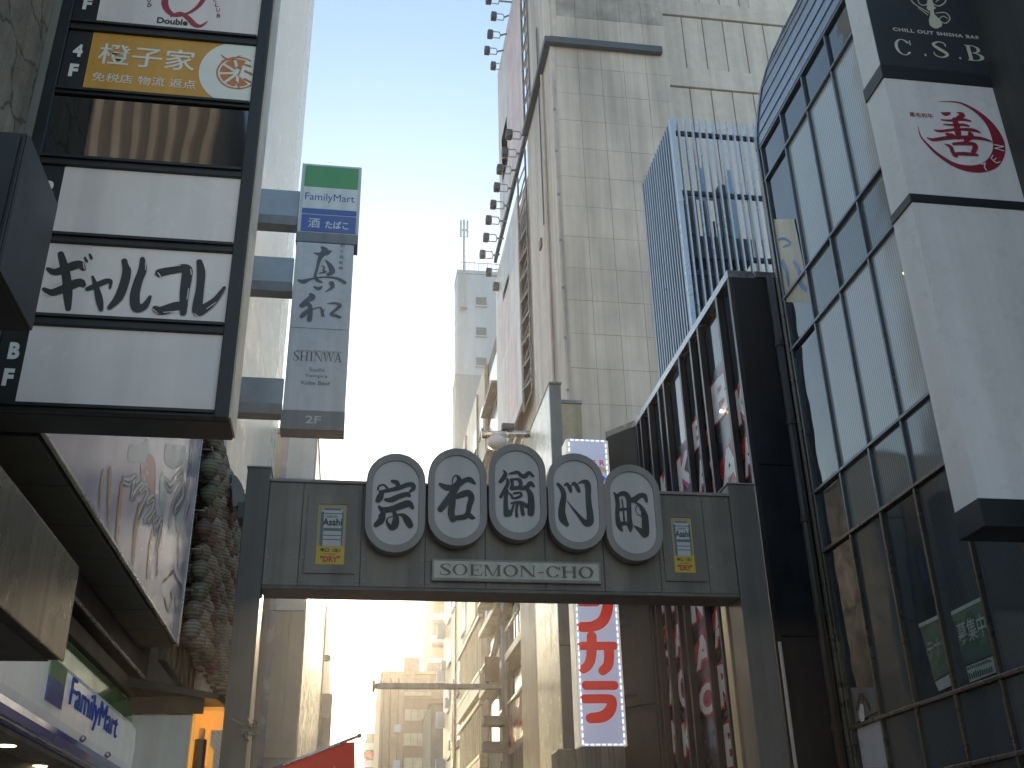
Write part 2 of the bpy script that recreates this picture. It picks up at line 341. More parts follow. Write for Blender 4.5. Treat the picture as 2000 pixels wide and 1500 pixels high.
def serif(word, O, PL, width, height, m, parent, name='lettering', lift=.003):
    """roman capitals with thick and thin strokes"""
    R, U, Nn = PL; O = Vector(O); T, t, sf = .15, .05, .10
    adv = {'S': .62, 'O': .86, 'E': .72, 'M': 1.02, 'N': .88, '-': .45, 'C': .80, 'H': .90, 'I': .45, 'W': 1.1, 'A': .82, 'B': .74, '.': .4, ' ': .3}
    gap = .10; tot = sum(adv[c] for c in word)+gap*(len(word)-1); sx = width/tot; b = B(); cnt = [0]
    def P(u, v): return O+R*(u*sx)+U*(v*height)+Nn*(lift+.0004*cnt[0])
    def poly(q): cnt[0] += 1; b.add([P(*p) for p in q], [list(range(len(q)))])
    def rc(x0, x1, y0, y1): poly([(x0, y0), (x1, y0), (x1, y1), (x0, y1)])
    def stem(x, tt=T): rc(x, x+tt, 0, 1); rc(x-sf*.7, x+tt+sf*.7, 0, t); rc(x-sf*.7, x+tt+sf*.7, 1-t, 1)
    def arc(cx, cy, rx, ry, ix, iy, a0, a1, n=28):
        cnt[0] += 1; A = [a0+(a1-a0)*i/n for i in range(n+1)]
        V = [P(cx+rx*math.cos(a), cy+ry*math.sin(a)) for a in A]+[P(cx+ix*math.cos(a), cy+iy*math.sin(a)) for a in A]
        b.add(V, [[i, i+1, i+n+2, i+n+1] for i in range(n)])
    x = 0
    for c in word:
        a = adv[c]
        if c == 'O': arc(x+a/2, .5, a/2, .52, a/2-T, .47, 0, 2*math.pi)
        elif c == 'C': arc(x+a/2, .5, a/2, .52, a/2-T, .47, .6, 2*math.pi-.6); rc(x+a-t, x+a, .66, .98)
        elif c == 'I': stem(x+.15)
        elif c == 'H': stem(x+.08); stem(x+a-.08-T); rc(x+.1, x+a-.1, .48, .48+t)
        elif c == 'E': stem(x+.08); rc(x+.1, x+a, 0, t); rc(x+.1, x+a-.04, 1-t, 1); rc(x+.1, x+a*.72, .48, .48+t); rc(x+a-t, x+a, 0, .26); rc(x+a-.04-t, x+a-.04, .76, 1); rc(x+a*.72-t, x+a*.72, .38, .62)
        elif c == 'N': stem(x+.08, t); stem(x+a-.1, t); poly([(x+.04, 1), (x+a-.1-t, 0), (x+a-.1+t, 0), (x+.04+T*1.2, 1)])
        elif c == 'M': stem(x+.08, t); stem(x+a-.08-T); poly([(x+.06, 1), (x+a*.47, 0), (x+a*.53, 0), (x+.06+T*1.1, 1)]); poly([(x+a*.48, 0), (x+a*.53, 0), (x+a-.12, 1), (x+a-.12-t, 1)])
        elif c == 'W':
            for q in (0, .48*a): poly([(x+q, 1), (x+q+.24*a, 0), (x+q+.24*a+t, 0), (x+q+T, 1)]); poly([(x+q+.24*a, 0), (x+q+.24*a+t, 0), (x+q+.5*a, 1), (x+q+.5*a-t, 1)])
            rc(x-.05, x+T+.05, 1-t, 1); rc(x+a*.9, x+a+.05, 1-t, 1)
        elif c == 'A': poly([(x+a*.5-t, 1), (x+.08, 0), (x+.08+t, 0), (x+a*.5+t, 1)]); poly([(x+a*.5-t*1.5, 1), (x+a-.08-T, 0), (x+a-.08, 0), (x+a*.5+t, 1)]); rc(x+.2, x+a-.25, .3, .3+t); rc(x, x+.22, 0, t); rc(x+a-.3, x+a, 0, t)
        elif c == 'B': stem(x+.08); arc(x+.3, .75, .32, .25, .18, .20, -math.pi/2, math.pi/2); arc(x+.3, .26, .40, .26, .24, .21, -math.pi/2, math.pi/2); rc(x+.2, x+.32, 0, t); rc(x+.2, x+.32, .48, .52); rc(x+.2, x+.32, .95, 1)
        elif c == '-': rc(x+.05, x+a-.05, .36, .43)
        elif c == '.': arc(x+a/2, .06, .09, .09, .001, .001, 0, 2*math.pi, 12)
        elif c == 'S':
            pts = [(.95, .74, .05), (.90, .93, .06), (.5, 1.0, .06), (.13, .80, .14), (.42, .56, .17), (.80, .36, .17), (.92, .18, .13), (.52, .0, .06), (.10, .10, .06), (.04, .30, .05)]
            brush(b, [[(P(x+p*a, q), r*(sx+height)/2) for p, q, r in pts]], Nn, .0002)
        x += a+gap
    return b.obj(name, m, parent)
def poly_px(pts, plane, val, m, parent, N, name, lift=.003, t=.002):
    fn = {'y': aty, 'x': atx}[plane]
    P = [fn(x, y, val)+N*lift for x, y in pts]
    nn = (P[1]-P[0]).cross(P[2]-P[1])
    if nn.dot(N) < 0: P.reverse()
    return B().slab(P, N, t).obj(name, m, parent)
ORD = ['first', 'second', 'third', 'fourth', 'fifth', 'sixth', 'seventh', 'eighth', 'ninth', 'tenth', 'eleventh', 'twelfth', 'thirteenth', 'fourteenth', 'fifteenth', 'sixteenth', 'seventeenth', 'eighteenth', 'nineteenth', 'twentieth']
#@@SETTING
# ================================================================== the setting
def struct(name, m, *a): return B().box(*a).obj(name, m, kind='structure')
struct('ground', 'paving', -1500, 1500, -1500, 1500, -.6, -.004)
struct('road', 'asphalt', -.75, 4.55, -60, 400, -.3, 0)
struct('pavement_left', 'paving', -2.6, -.90, -60, 400, -.3, .12)
struct('pavement_right', 'paving', 4.70, 6.9, -60, 400, -.3, .12)
struct('kerb_left', 'kerb', -.90, -.75, -60, 400, -.3, .125)
struct('kerb_right', 'kerb', 4.55, 4.70, -60, 400, -.3, .125)
# ================================================================== street gate
GY = 12.56                                   # front plane of the beam
gate = thing('street_gate', 'grey metal street gate with five oval character signs spanning the road', 'gate', (1.87, 12.8, 0))
N_ = FRONT[2]
boxp('beam', 'gate_pillar', gate, -1.085, 4.83, GY+.012, 13.01, 5.0, 6.30)
boxp('beam_cap', 'gate_rim', gate, -1.085, 4.83, GY-.03, 13.04, 6.302, 6.345, bev=.008)
boxp('beam_sill', 'gate_pillar', gate, -1.083, 4.828, GY-.012, 13.02, 4.955, 4.998, bev=.006)
seams = [-1.083] + [aty(px, 1130, GY).x for px in (581, 702, 829, 948, 1066, 1181, 1291, 1385)] + [4.828]
for a, b in zip(seams, seams[1:]):
    boxp('beam_panel', 'gate_paint', gate, a+.005, b-.005, GY-.004, GY+.011, 5.002, 6.298, bev=.004)
bolt = None
for a, b in zip(seams, seams[1:]):
    for x in (a+.045, b-.045):
        for z in (5.06, 5.34, 6.24):
            if bolt is None:
                bolt = B().tube((0, 0, 0), (0, -.012, 0), .013, 8).obj('bolt', 'gate_rim', gate)
                for v in bolt.data.vertices: v.co = v.co+gate.location
                bolt.location = Vector((x, GY-.004, z))-gate.location
            else: inst(bolt, Vector((x, GY-.004, z))-gate.location, gate)
for x0, x1 in ((-1.37, -1.087), (4.832, 5.20)):
    pl = boxp('pillar', 'gate_pillar', gate, x0, x1, GY-.02, 13.0, .12, 6.475, bev=.012)
    boxp('base_plate', 'steel_dull', pl, x0-.05, x1+.05, GY-.07, 13.05, .12, .16, bev=.006)
    boxp('pillar_cap', 'gate_rim', pl, x0-.012, x1+.012, GY-.032, 13.012, 6.476, 6.495, bev=.004)
def stadium(cx, cz, w, h, y, n=14):
    r = w/2; P = []
    for k in range(n+1): a = math.pi*k/n; P.append(Vector((cx+r*math.cos(a), y, cz+h/2-r+r*math.sin(a))))
    for k in range(n+1): a = math.pi+math.pi*k/n; P.append(Vector((cx+r*math.cos(a), y, cz-h/2+r+r*math.sin(a))))
    return P
OVALS = [(.462, 6.023), (1.230, 6.126), (1.990, 6.219), (2.742, 6.117), (3.472, 5.989)]
GLYPH = [
 (700, 870, [[(430,455,40),(490,475,60),(512,535,50)], [(250,565,26),(262,520,24),(320,503,26),(368,540,24)], [(280,592,44),(400,570,50),(520,540,60),(620,502,60),(690,502,62),(700,550,56),(655,588,30)],
   [(300,600,60),(275,660,90),(250,700,70)], [(345,690,40),(420,692,70),(520,650,70),(620,622,60),(650,642,40)], [(265,780,34),(310,820,70),(420,812,80),(540,770,90),(640,742,90),(692,795,44)],
   [(300,850,20),(262,900,18),(275,925,18)], [(318,880,60),(292,950,90),(225,1012,66)], [(455,850,46),(478,930,80),(460,1020,96),(410,1045,60),(362,965,26),(385,922,14),(432,905,12)], [(500,882,18),(570,890,50),(622,952,90),(660,1018,80)]]),
 (823, 860, [[(240,560,44),(310,597,78),(390,602,78),(470,560,84),(560,508,62),(620,503,74),(678,550,34)], [(392,545,14),(405,475,18),(448,450,26),(482,502,64),(452,582,84),(400,670,92),(330,770,92),(245,878,82)],
   [(400,700,60),(395,800,84),(378,920,92),(402,1008,80)], [(440,722,60),(520,690,84),(600,672,84),(638,735,82),(612,830,72),(592,920,62),(556,972,72),(460,988,64),(385,990,60)], [(590,930,50),(640,978,62),(672,988,34)]]),
 (938, 850, [[(295,445,14),(320,490,50),(300,540,60),(255,592,46)], [(345,560,30),(350,620,50),(310,700,50),(262,785,46)], [(335,700,50),(325,800,52),(325,900,62),(332,1010,70)], [(370,492,22),(430,480,40),(480,472,38),(520,512,50),(570,522,62),(620,480,46),(672,522,34)],
   [(395,570,44),(450,560,30),(500,572,48),(515,632,50),(480,670,50),(400,672,58)], [(405,575,42),(408,645,42)], [(520,680,50),(590,662,60),(640,612,56),(682,652,30)], [(600,690,50),(640,760,72),(650,880,88),(645,990,88)],
   [(358,728,14),(402,775,30),(405,802,28),(450,802,30),(520,772,36),(508,735,26),(425,742,26)], [(395,868,24),(450,860,40),(520,862,46),(570,890,50),(605,905,60)], [(472,870,36),(460,960,34),(465,1032,36)], [(425,890,26),(398,970,38),(372,1020,36)], [(525,880,46),(535,960,48),(545,1008,46)], [(350,960,46),(392,1012,34)]]),
 (1052, 870, [[(245,490,36),(300,560,60),(320,640,66),(305,740,80),(295,850,90),(312,940,100),(360,1008,56)], [(330,510,22),(362,490,40),(395,540,50),(408,582,42)], [(420,512,18),(452,480,40),(490,530,52),(512,582,44)],
   [(508,482,16),(560,462,40),(612,474,72),(630,540,76),(632,650,72),(640,760,76),(655,880,86),(650,975,96),(600,988,78),(540,928,48),(450,820,26),(358,702,5)]]),
 (1165, 890, [[(225,475,26),(255,522,50),(270,620,56),(265,760,56),(285,880,70),(322,952,34)], [(262,512,40),(330,482,62),(385,502,70),(410,562,62),(415,680,60),(420,800,60),(430,900,70),(432,958,34)], [(275,690,38),(405,680,38)], [(322,555,14),(340,680,20),(352,840,24)],
   [(292,872,60),(370,862,46),(430,882,46)], [(420,562,60),(480,562,72),(550,512,62),(610,512,60),(638,585,34)], [(505,600,24),(570,660,50),(612,760,80),(622,880,92),(620,1000,90),(565,958,66),(478,892,12)], [(530,622,10),(496,680,9),(520,740,8),(570,772,9)]]),
]
for i, (cx, cz) in enumerate(OVALS):
    rim = B().slab(stadium(cx, cz, .735, 1.29, GY-.16), N_, .13)
    o = rim.obj('oval_sign', 'gate_rim', gate)
    outer, inner = stadium(cx, cz, .733, 1.288, GY-.162), stadium(cx, cz, .575, 1.10, GY-.162)
    n = len(outer); lo = [p+Vector((0, -.028, 0)) for p in outer]; li = [p+Vector((0, -.028, 0)) for p in inner]
    lip = B().add(outer+lo+li+inner, [[k, (k+1) % n, n+(k+1) % n, n+k] for k in range(n)]+[[n+k, n+(k+1) % n, 2*n+(k+1) % n, 2*n+k] for k in range(n)]+[[2*n+k, 2*n+(k+1) % n, 3*n+(k+1) % n, 3*n+k] for k in range(n)])
    lip.obj('oval_rim', 'gate_rim', o)
    B().slab(stadium(cx, cz, .574, 1.099, GY-.168), N_, .005).obj('oval_face', 'oval_face', o)
    ox, oy, st = GLYPH[i]
    brush_px(st, ox, oy, 140/913, 'y', GY-.172, 'ink', o, N_)
    for sx in (-.18, .18): B().tube((cx+sx, GY-.03, cz+.2), (cx+sx, GY+.03, cz+.2), .03).obj('bracket', 'gate_pillar', o)
pa, pb = aty(848, 1095, GY-.06), aty(1170, 1135, GY-.06)
pl = boxp('name_plate', 'gate_rim', gate, pa.x-.03, pb.x+.03, GY-.06, GY-.005, pb.z-.035, pa.z+.03, bev=.008)
boxp('plate_face', 'plate_face', pl, pa.x, pb.x, GY-.064, GY-.0605, pb.z, pa.z)
serif('SOEMON-CHO', (pa.x+.07, GY-.064, pb.z+.035), FRONT, pb.x-pa.x-.14, pa.z-pb.z-.075, 'gate_pillar', pl)
def beer(px0, py0, px1, py1, k):
    a, b = aty(px0, py0, GY-.02), aty(px1, py1, GY-.02); W = b.x-a.x; H = a.z-b.z; y = GY-.02
    fr = B(); e = .11; ex = .13
    for q in ((a.x-ex, a.x, b.z-e, a.z+e), (b.x, b.x+ex, b.z-e, a.z+e), (a.x, b.x, a.z, a.z+e), (a.x, b.x, b.z-e, b.z)): fr.box(q[0], q[1], GY-.026, GY-.005, q[2], q[3])
    f = fr.obj('poster_frame', 'gate_paint', gate)
    p = boxp('poster', 'beer_yellow', f, a.x, b.x, GY-.012, GY-.0055, b.z, a.z)
    yy = GY-.012
    def up(u, v): return (a.x+W*u, b.z+H*v)
    def pr(pts, m, nm, l): B().slab([Vector((*up(u, v)[:1], yy-l, up(u, v)[1])) for u, v in pts], N_, .001).obj(nm, m, p)
    pr([(.02, .30), (.98, .30), (.98, .985), (.02, .985)], 'beer_ground', 'poster_ground', .002)
    pr([(.10, .33), (.16, .30), (.84, .30), (.90, .33), (.90, .86), (.80, .93), (.20, .93), (.10, .86)], 'beer_silver', 'can_print', .004)
    pr([(.10, .33), (.16, .30), (.21, .30), (.20, .88), (.10, .86)], 'beer_grey', 'can_shade', .0055); pr([(.84, .30), (.90, .33), (.90, .86), (.84, .89)], 'beer_grey', 'can_shade', .0055)
    pr([(.20, .90), (.80, .90), (.80, .93), (.20, .93)], 'beer_grey', 'can_lid', .0055)
    for v0, v1 in ((.835, .85), (.55, .60), (.47, .485), (.40, .415)): pr([(.21, v0), (.84, v0), (.84, v1), (.21, v1)], 'beer_grey', 'can_band', .0055)
    x, z = up(.17, .64); text('Asahi', (x, yy-.006, z), FRONT, W*.68, H*.12, 'ink', p, bold=.02)
    x, z = up(.3, .775); text('SUPER DRY', (x, yy-.006, z), FRONT, W*.4, H*.035, 'ink_soft', p, bold=.01)
    x, z = up(.14, .205); text('辛口〈生〉', (x, yy-.003, z), FRONT, W*.72, H*.062, 'ink', p, bold=.02)
    x, z = up(.30, .155); text('SUPER', (x, yy-.003, z), FRONT, W*.4, H*.025, 'vinyl_red', p, bold=.01)
    x, z = up(.16, .04); text('"DRY"', (x, yy-.003, z), FRONT, W*.68, H*.10, 'vinyl_red', p, bold=.03)
beer(623, 984, 672, 1103, 0); beer(1309, 1010, 1360, 1119, 1)
# ================================================================== left side, near
XW = -2.6
lb = thing('plaster_building', 'tall cracked plaster building at the left edge behind the stacked sign', 'building', (-6, -8, 0))
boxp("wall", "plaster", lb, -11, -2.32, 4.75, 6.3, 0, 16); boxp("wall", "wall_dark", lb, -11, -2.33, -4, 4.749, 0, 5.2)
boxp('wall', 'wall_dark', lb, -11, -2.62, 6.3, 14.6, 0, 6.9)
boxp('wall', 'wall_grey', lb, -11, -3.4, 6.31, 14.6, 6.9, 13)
# ---- stacked tenant sign
SY = 6.0
st = thing('tenant_sign', 'tall black-framed stack of tenant sign panels with floor numbers', 'sign', (-1.5, 6.15, 4.2))
ZB = 4.235
boxp('casing', 'frame_black', st, -2.22, -.80, SY+.03, SY+.33, ZB, 10.2, bev=.01)
boxp('side_cover', 'cream_edge', st, -.799, -.787, SY+.012, SY+.335, ZB+.02, 10.2)
for x0, x1 in ((-.882, -.80), (-2.26, -2.18)): boxp('stile', 'frame_black', st, x0, x1, SY-.03, SY+.029, ZB, 10.2, bev=.006)
boxp('edge_post', 'wall_grey', st, -2.318, -2.262, SY-.02, SY+.3, 5.6, 10.2)
def zr(px, py): return aty(px, py, SY).z
rows = [('pB', zr(436, 655), zr(420, 803)), ('p1', zr(458, 497), zr(440, 633)), ('p2', zr(470, 350), zr(460, 478)), ('p3', zr(490, 215), zr(475, 332)), ('p4', zr(505, 92), zr(490, 203))]
rows.append(('p5', rows[-1][1]+.08+.58, zr(510, 75)))
prev = ZB
for nm, zt, zb in rows:
    boxp('rail', 'frame_black', st, -2.18, -.882, SY-.026, SY+.028, prev, zb, bev=.006); prev = zt
    boxp('rail_lip', 'frame_black', st, -2.178, -.884, SY-.044, SY-.027, zb-.030, zb-.008, bev=.003)
boxp('rail', 'frame_black', st, -2.18, -.882, SY-.026, SY+.028, prev, 10.2, bev=.006)
XL = {'p5': -2.015, 'p4': -2.015, 'p3': -2.178, 'p2': -2.02, 'p1': -2.03, 'pB': -2.03}
MT = {'p5': 'acrylic', 'p4': 'orange_print', 'p3': 'mirror_glass', 'p2': 'acrylic', 'p1': 'acrylic', 'pB': 'acrylic'}
PN = {}
for nm, zt, zb in rows:
    PN[nm] = boxp('sign_panel', MT[nm], st, XL[nm], -.883, SY-.004, SY+.02, zb+.002, zt-.002)
    if nm != 'p3':
        q = boxp('floor_plate', 'frame_black', st, -2.178, XL[nm]-.004, SY-.006, SY+.018, zb+.002, zt-.002)
        h = zt-zb
        a, b = {'p5': '5F', 'p4': '4F', 'p2': '2F', 'p1': '1F', 'pB': 'BF'}[nm]
        text(a, (-2.125, SY-.006, zb+h*.54), FRONT, .065, .115, 'print_white', q, bold=.05); text(b, (-2.125, SY-.006, zb+h*.20), FRONT, .06, .115, 'print_white', q, bold=.05)
# ground-floor panel: brush katakana
KA = [[(280,172,60),(310,280,80),(335,400,86),(345,540,90),(350,682,56)], [(160,310,36),(230,342,78),(350,302,92),(450,272,92),(492,312,46)], [(125,500,40),(200,532,78),(320,492,92),(450,440,92),(490,462,56)], [(505,208,20),(522,242,28)], [(550,178,20),(566,214,28)],
      [(530,500,46),(600,472,60),(700,430,60),(745,432,40),(738,492,24)], [(578,388,26),(610,480,50),(640,600,70),(656,690,46)], [(872,240,56),(895,330,82),(872,450,88),(820,580,86),(738,672,50)], [(1040,222,46),(1042,320,80),(1002,430,82),(970,560,92),(985,675,92),(1060,660,72),(1112,575,34)],
      [(1200,352,86),(1330,322,82),(1450,312,92),(1452,400,100),(1430,550,86),(1420,722,64)], [(1160,682,56),(1220,702,90),(1350,662,92),(1430,652,70)], [(1570,250,56),(1586,350,80),(1576,500,76),(1552,700,100),(1620,680,92),(1720,602,60),(1802,490,30)]]
brush_px(KA, 60, 460, .21, 'y', SY-.004, 'ink', PN['p1'], N_, 'lettering')
# pale scratches in the brush strokes
KW = [[(200,295,9),(255,268,9)], [(340,248,9),(400,232,9)], [(190,470,9),(280,432,9)], [(380,405,9),(420,400,9)], [(490,262,9),(500,312,9)], [(130,540,8),(185,572,8)], [(905,250,8),(928,300,8)], [(1260,300,9),(1390,284,9)], [(1185,352,9),(1212,390,9)], [(1490,320,8),(1496,370,8)], [(1470,500,8),(1455,600,8)], [(1240,722,8),(1370,712,8)], [(1140,690,8),(1185,735,8)], [(1640,690,8),(1720,632,8)], [(1525,735,8),(1565,765,8)], [(955,430,8),(975,370,8)], [(1070,260,8),(1072,330,8)]]
brush_px(KW, 60, 460, .21, 'y', SY-.012, 'acrylic', PN['p1'], N_, 'highlight', lift=.004)['kind'] = 'stuff'
# fourth-floor panel
p = PN['p4']; x0, y0 = -2.015, SY-.004; zt4, zb4 = rows[4][1], rows[4][2]; h4 = zt4-zb4
a = aty(190, 130, SY); b = aty(388, 92, SY)
text('橙子家', (aty(188, 130, SY).x, y0, zb4+h4*.46), FRONT, .66, h4*.36, 'print_white', p, bold=.008)
text('免税店 物流 返点', (aty(178, 160, SY).x, y0, zb4+h4*.16), FRONT, .70, h4*.15, 'print_white', p, bold=.004)
cxw, czw, rw = -1.01, zb4+h4*.50, .25
P = [Vector((-.885, y0-.003, zb4+.004)), Vector((-.885, y0-.003, zt4-.004))]
A = [Vector((cxw+rw*math.cos(t), y0-.003, max(zb4+.004, min(zt4-.004, czw+rw*1.12*math.sin(t))))) for t in [math.radians(95+170*k/20) for k in range(21)]]
B().slab(P+A, N_, .001).obj('logo_ground', 'print_white', p)
lg = B()
for k in range(6):
    t0, t1 = math.radians(62+k*42+5), math.radians(62+(k+1)*42-5)
    lg.add([Vector((cxw+.02+.03*math.cos((t0+t1)/2), y0-.005, czw+.03*math.sin((t0+t1)/2)))]+[Vector((cxw+.02+.125*math.cos(t0+(t1-t0)*j/5), y0-.005, czw+.125*math.sin(t0+(t1-t0)*j/5))) for j in range(6)], [list(range(7))])
t0, t1 = math.radians(55), math.radians(322); n = 30
lg.add([Vector((cxw+.02+r*math.cos(t0+(t1-t0)*j/n), y0-.005, czw+r*math.sin(t0+(t1-t0)*j/n))) for r in (.138, .150) for j in range(n+1)], [[j, j+1, j+n+2, j+n+1] for j in range(n)])
lg.obj('orange_slice_logo', 'logo_orange', p)
brush_px([[(1395,350,8),(1430,375,14),(1470,370,10),(1515,355,6)], [(1400,390,12),(1450,375,10),(1500,380,6)], [(1490,430,10),(1520,430,10),(1500,480,8)], [(1540,410,10),(1580,420,12)], [(1545,450,12),(1585,470,14)], [(1540,500,12),(1580,520,10)], [(1490,520,12),(1510,560,10)]], 0, 0, .31, 'y', y0, 'logo_orange', p, N_, 'logo_script', lift=.006)['kind'] = 'stuff'
# fifth-floor panel
p = PN['p5']
brush_px([[(1075,-60,34),(1040,0,44),(1052,60,40),(1105,98,26),(1185,84,18),(1255,35,26),(1290,-30,34),(1280,-90,30)], [(1075,105,10),(1130,82,18),(1180,110,34),(1225,155,36),(1265,165,22),(1305,138,6)]], 0, 0, .31, 'y', y0, 'print_red', p, N_, 'logo_letter')
q = aty(307, 40, SY); text('Double', (q.x, y0, q.z-.03), FRONT, .215, .058, 'ink', p, bold=.03)
for ch, px, py in (('D', 288, 14), ('O', 287, 5)):
    q = aty(px, py, SY); text(ch, (q.x, y0, q.z), FRONT, .028, .034, 'ink', p, bold=.02)
for ch, px, py in (('C', 416, 4), ('L', 420, 14), ('U', 422, 24), ('B', 423, 35)):
    q = aty(px, py, SY); text(ch, (q.x, y0, q.z), FRONT, .026, .036, 'print_red', p, bold=.01)
# ---- black box sign and golden metal box
bb = thing('black_box_sign', 'plain black box sign at the left edge in front of stacked sign', 'sign', (-1.9, 4.4, 4.1))
boxp('casing', 'black_box', bb, -2.31, -1.61, 4.19, 4.755, 4.107, 4.86, bev=.006)
boxp('side_panel', 'box_side', bb, -1.609, -1.597, 4.197, 4.748, 4.115, 4.852)
boxp('face_panel', 'black_box', bb, -2.29, -1.63, 4.178, 4.189, 4.13, 4.84)
gb = thing('metal_canopy_box', 'weathered golden metal canopy box at the left edge below stacked sign', 'canopy', (-1.9, 4.8, 2.77))
boxp('casing', 'soffit_metal', gb, -2.31, -1.51, 3.2, 5.915, 2.775, 3.275, bev=.006)
boxp('fascia', 'gold_metal', gb, -1.508, -1.494, 3.2, 5.92, 2.768, 3.28, bev=.004)
boxp('soffit', 'wall_dark', gb, -2.25, -1.56, 3.25, 5.87, 2.760, 2.774)
# ---- poster box above the shops
pb_ = thing('billboard_poster', 'lilac illustrated billboard with pencils and script over the shop front', 'billboard', (-2.2, 9.4, 4.2))
boxp('casing', 'soffit_metal', pb_, -2.6, -1.965, 6.35, 12.46, 4.27, 6.85)
ps = boxp('poster', 'poster_base', pb_, -1.964, -1.95, 6.36, 12.42, 4.275, 6.84)
for q in ((6.34, 12.47, 4.245, 4.272), (6.34, 12.47, 6.842, 6.87)): boxp('trim', 'steel_bright', pb_, -1.968, -1.935, *q, bev=.004)
boxp('trim', 'steel_bright', pb_, -1.968, -1.935, 12.44, 12.47, 4.273, 6.841, bev=.004)
for k in range(7): boxp('soffit_panel', 'soffit_metal', pb_, -2.59, -1.985, 6.36+k*.87, 6.36+k*.87+.86, 4.225, 4.268, bev=.003)
E_ = EAST[2]
def pp(st, m, nm, lift=.003):
    for q in st: brush_px([q], 100, 860, 300/1098, 'x', -1.95, m, ps, E_, nm, lift, fat=2.3)
pp([[(370,240,30),(355,340,34),(345,470,14)], [(420,230,40),(410,400,34),(405,610,8)], [(500,340,40),(480,560,50),(465,740,30)], [(630,480,40),(600,640,50),(585,860,30)], [(720,680,40),(700,820,44),(690,960,30)], [(780,700,40),(765,830,30),(755,950,20)], [(910,640,20),(905,900,14)]], 'poster_tan', 'pencil_print')
pp([[(350,390,24),(345,465,8)], [(408,520,26),(404,605,6)], [(1000,60,60),(985,220,60),(960,400,30)]], 'poster_blue', 'pencil_tip_print', .0028)
pp([[(660,180,90),(720,260,110),(730,350,60)]], 'poster_pink', 'balloon_print', .0022)
pp([[(790,300,70),(800,400,110),(800,480,50)], [(900,560,60),(920,650,40)]], 'poster_teal', 'balloon_print', .0024)
pp([[(560,100,50),(640,90,60),(680,60,60)], [(820,100,60),(900,120,70),(960,90,40)]], 'print_white', 'cloud_print', .0026)
SCR = [[(520,290,14),(560,300,16),(600,270,14),(585,350,16),(580,410,14),(620,350,14),(650,320,14)], [(640,360,14),(680,330,16),(690,390,16),(650,480,16),(625,540,12)], [(690,440,14),(735,410,16),(725,500,16),(670,575,14)], [(700,580,14),(740,520,14),(735,600,14),(760,570,12),(740,660,14),(790,570,14),(770,700,16),(755,765,12)],
       [(815,290,16),(850,340,18),(900,270,18),(935,230,14)], [(935,240,18),(930,340,20),(880,440,20),(845,600,14)], [(890,500,18),(940,420,18),(945,320,16)], [(960,540,12),(985,450,14)]]
pp([[(x, y, w_+16) for x, y, w_ in s] for s in SCR], 'poster_ink', 'script_shadow', .0034)
pp([[(x-4, y-6, w_+7) for x, y, w_ in s] for s in SCR], 'print_white', 'script_edge', .0042)
pp([[(x, y, w_*.5) for x, y, w_ in s] for s in SCR], 'poster_ink', 'script', .0050)
pp([[(800,1010,10),(850,960,12),(875,940,12),(890,980,12),(925,1040,12),(930,1090,10)], [(810,1130,10),(830,1220,12),(860,1140,12),(850,1090,10)], [(880,1120,8),(890,1230,8)]], 'poster_ink', 'doodle', .003)
# ---- convenience store fascia
fm = thing('store_fascia', 'glossy white store fascia with green top, blue stripe and raised blue lettering', 'shop sign', (-2.4, 9.6, 2.7))
y0, y1 = 6.0, 12.5
def ext(prof, m, nm, par=fm, a=y0, b_=y1):
    n = len(prof); V = [(x, a, z) for x, z in prof]+[(x, b_, z) for x, z in prof]
    return B().add(V, [[i, (i+1) % n, (i+1) % n+n, i+n] for i in range(n)]+[list(range(n-1, -1, -1)), list(range(n, 2*n))]).obj(nm, m, par)
ext([(-2.62, 2.90), (-2.315, 2.90), (-2.285, 2.96), (-2.275, 3.15), (-2.29, 3.34), (-2.33, 3.40), (-2.62, 3.40)], 'fm_white', 'white_band')
ext([(-2.62, 3.404), (-2.335, 3.404), (-2.36, 3.56), (-2.42, 3.68), (-2.62, 3.70)], 'fm_green', 'green_band')
ext([(-2.62, 2.74), (-2.33, 2.74), (-2.275, 2.77), (-2.265, 2.83), (-2.285, 2.89), (-2.62, 2.896)], 'fm_blue', 'blue_band')
boxp('tube_strip', 'steel_bright', fm, -2.275, -2.262, y0, y1, 2.735, 2.748)
q0, q1 = atx(130, 1330, -2.27), atx(226, 1449, -2.27)
lt = text('FamilyMart', (-2.272, 9.35, 3.035), EAST, 2.05, .29, 'letter_blue', fm, bold=.0, raise_=.012)
m2 = lt.modifiers.new('thick', 'SOLIDIFY'); m2.thickness = .012; m2.offset = -1
boxp('logo_square', 'fm_blue', fm, -2.274, -2.262, 8.62, 9.12, 3.02, 3.20); boxp('logo_square', 'fm_green', fm, -2.274, -2.262, 8.62, 9.12, 3.204, 3.34)
so_ = boxp('soffit', 'wall_grey', fm, -4.4, -2.34, y0, y1, 2.70, 2.735)
for px, py in ((12, 1455), (76, 1495)):
    p = atz(px, py, 2.699); d = B()
    d.tube((p.x, p.y, 2.694), (p.x, p.y, 2.702), .085, 16).obj('downlight_rim', 'steel_bright', so_); B().tube((p.x, p.y, 2.690), (p.x, p.y, 2.693), .07, 16).obj('downlight', 'lamp_warm', so_)
for px, py in ((150, 1440), (200, 1470)):
    p = atx(px, py, -2.25); B().ball((p.x+.05, p.y, 2.88), .03, .03, .03, 8, 6).obj('spotlight', 'steel_bright', fm, smooth=True)
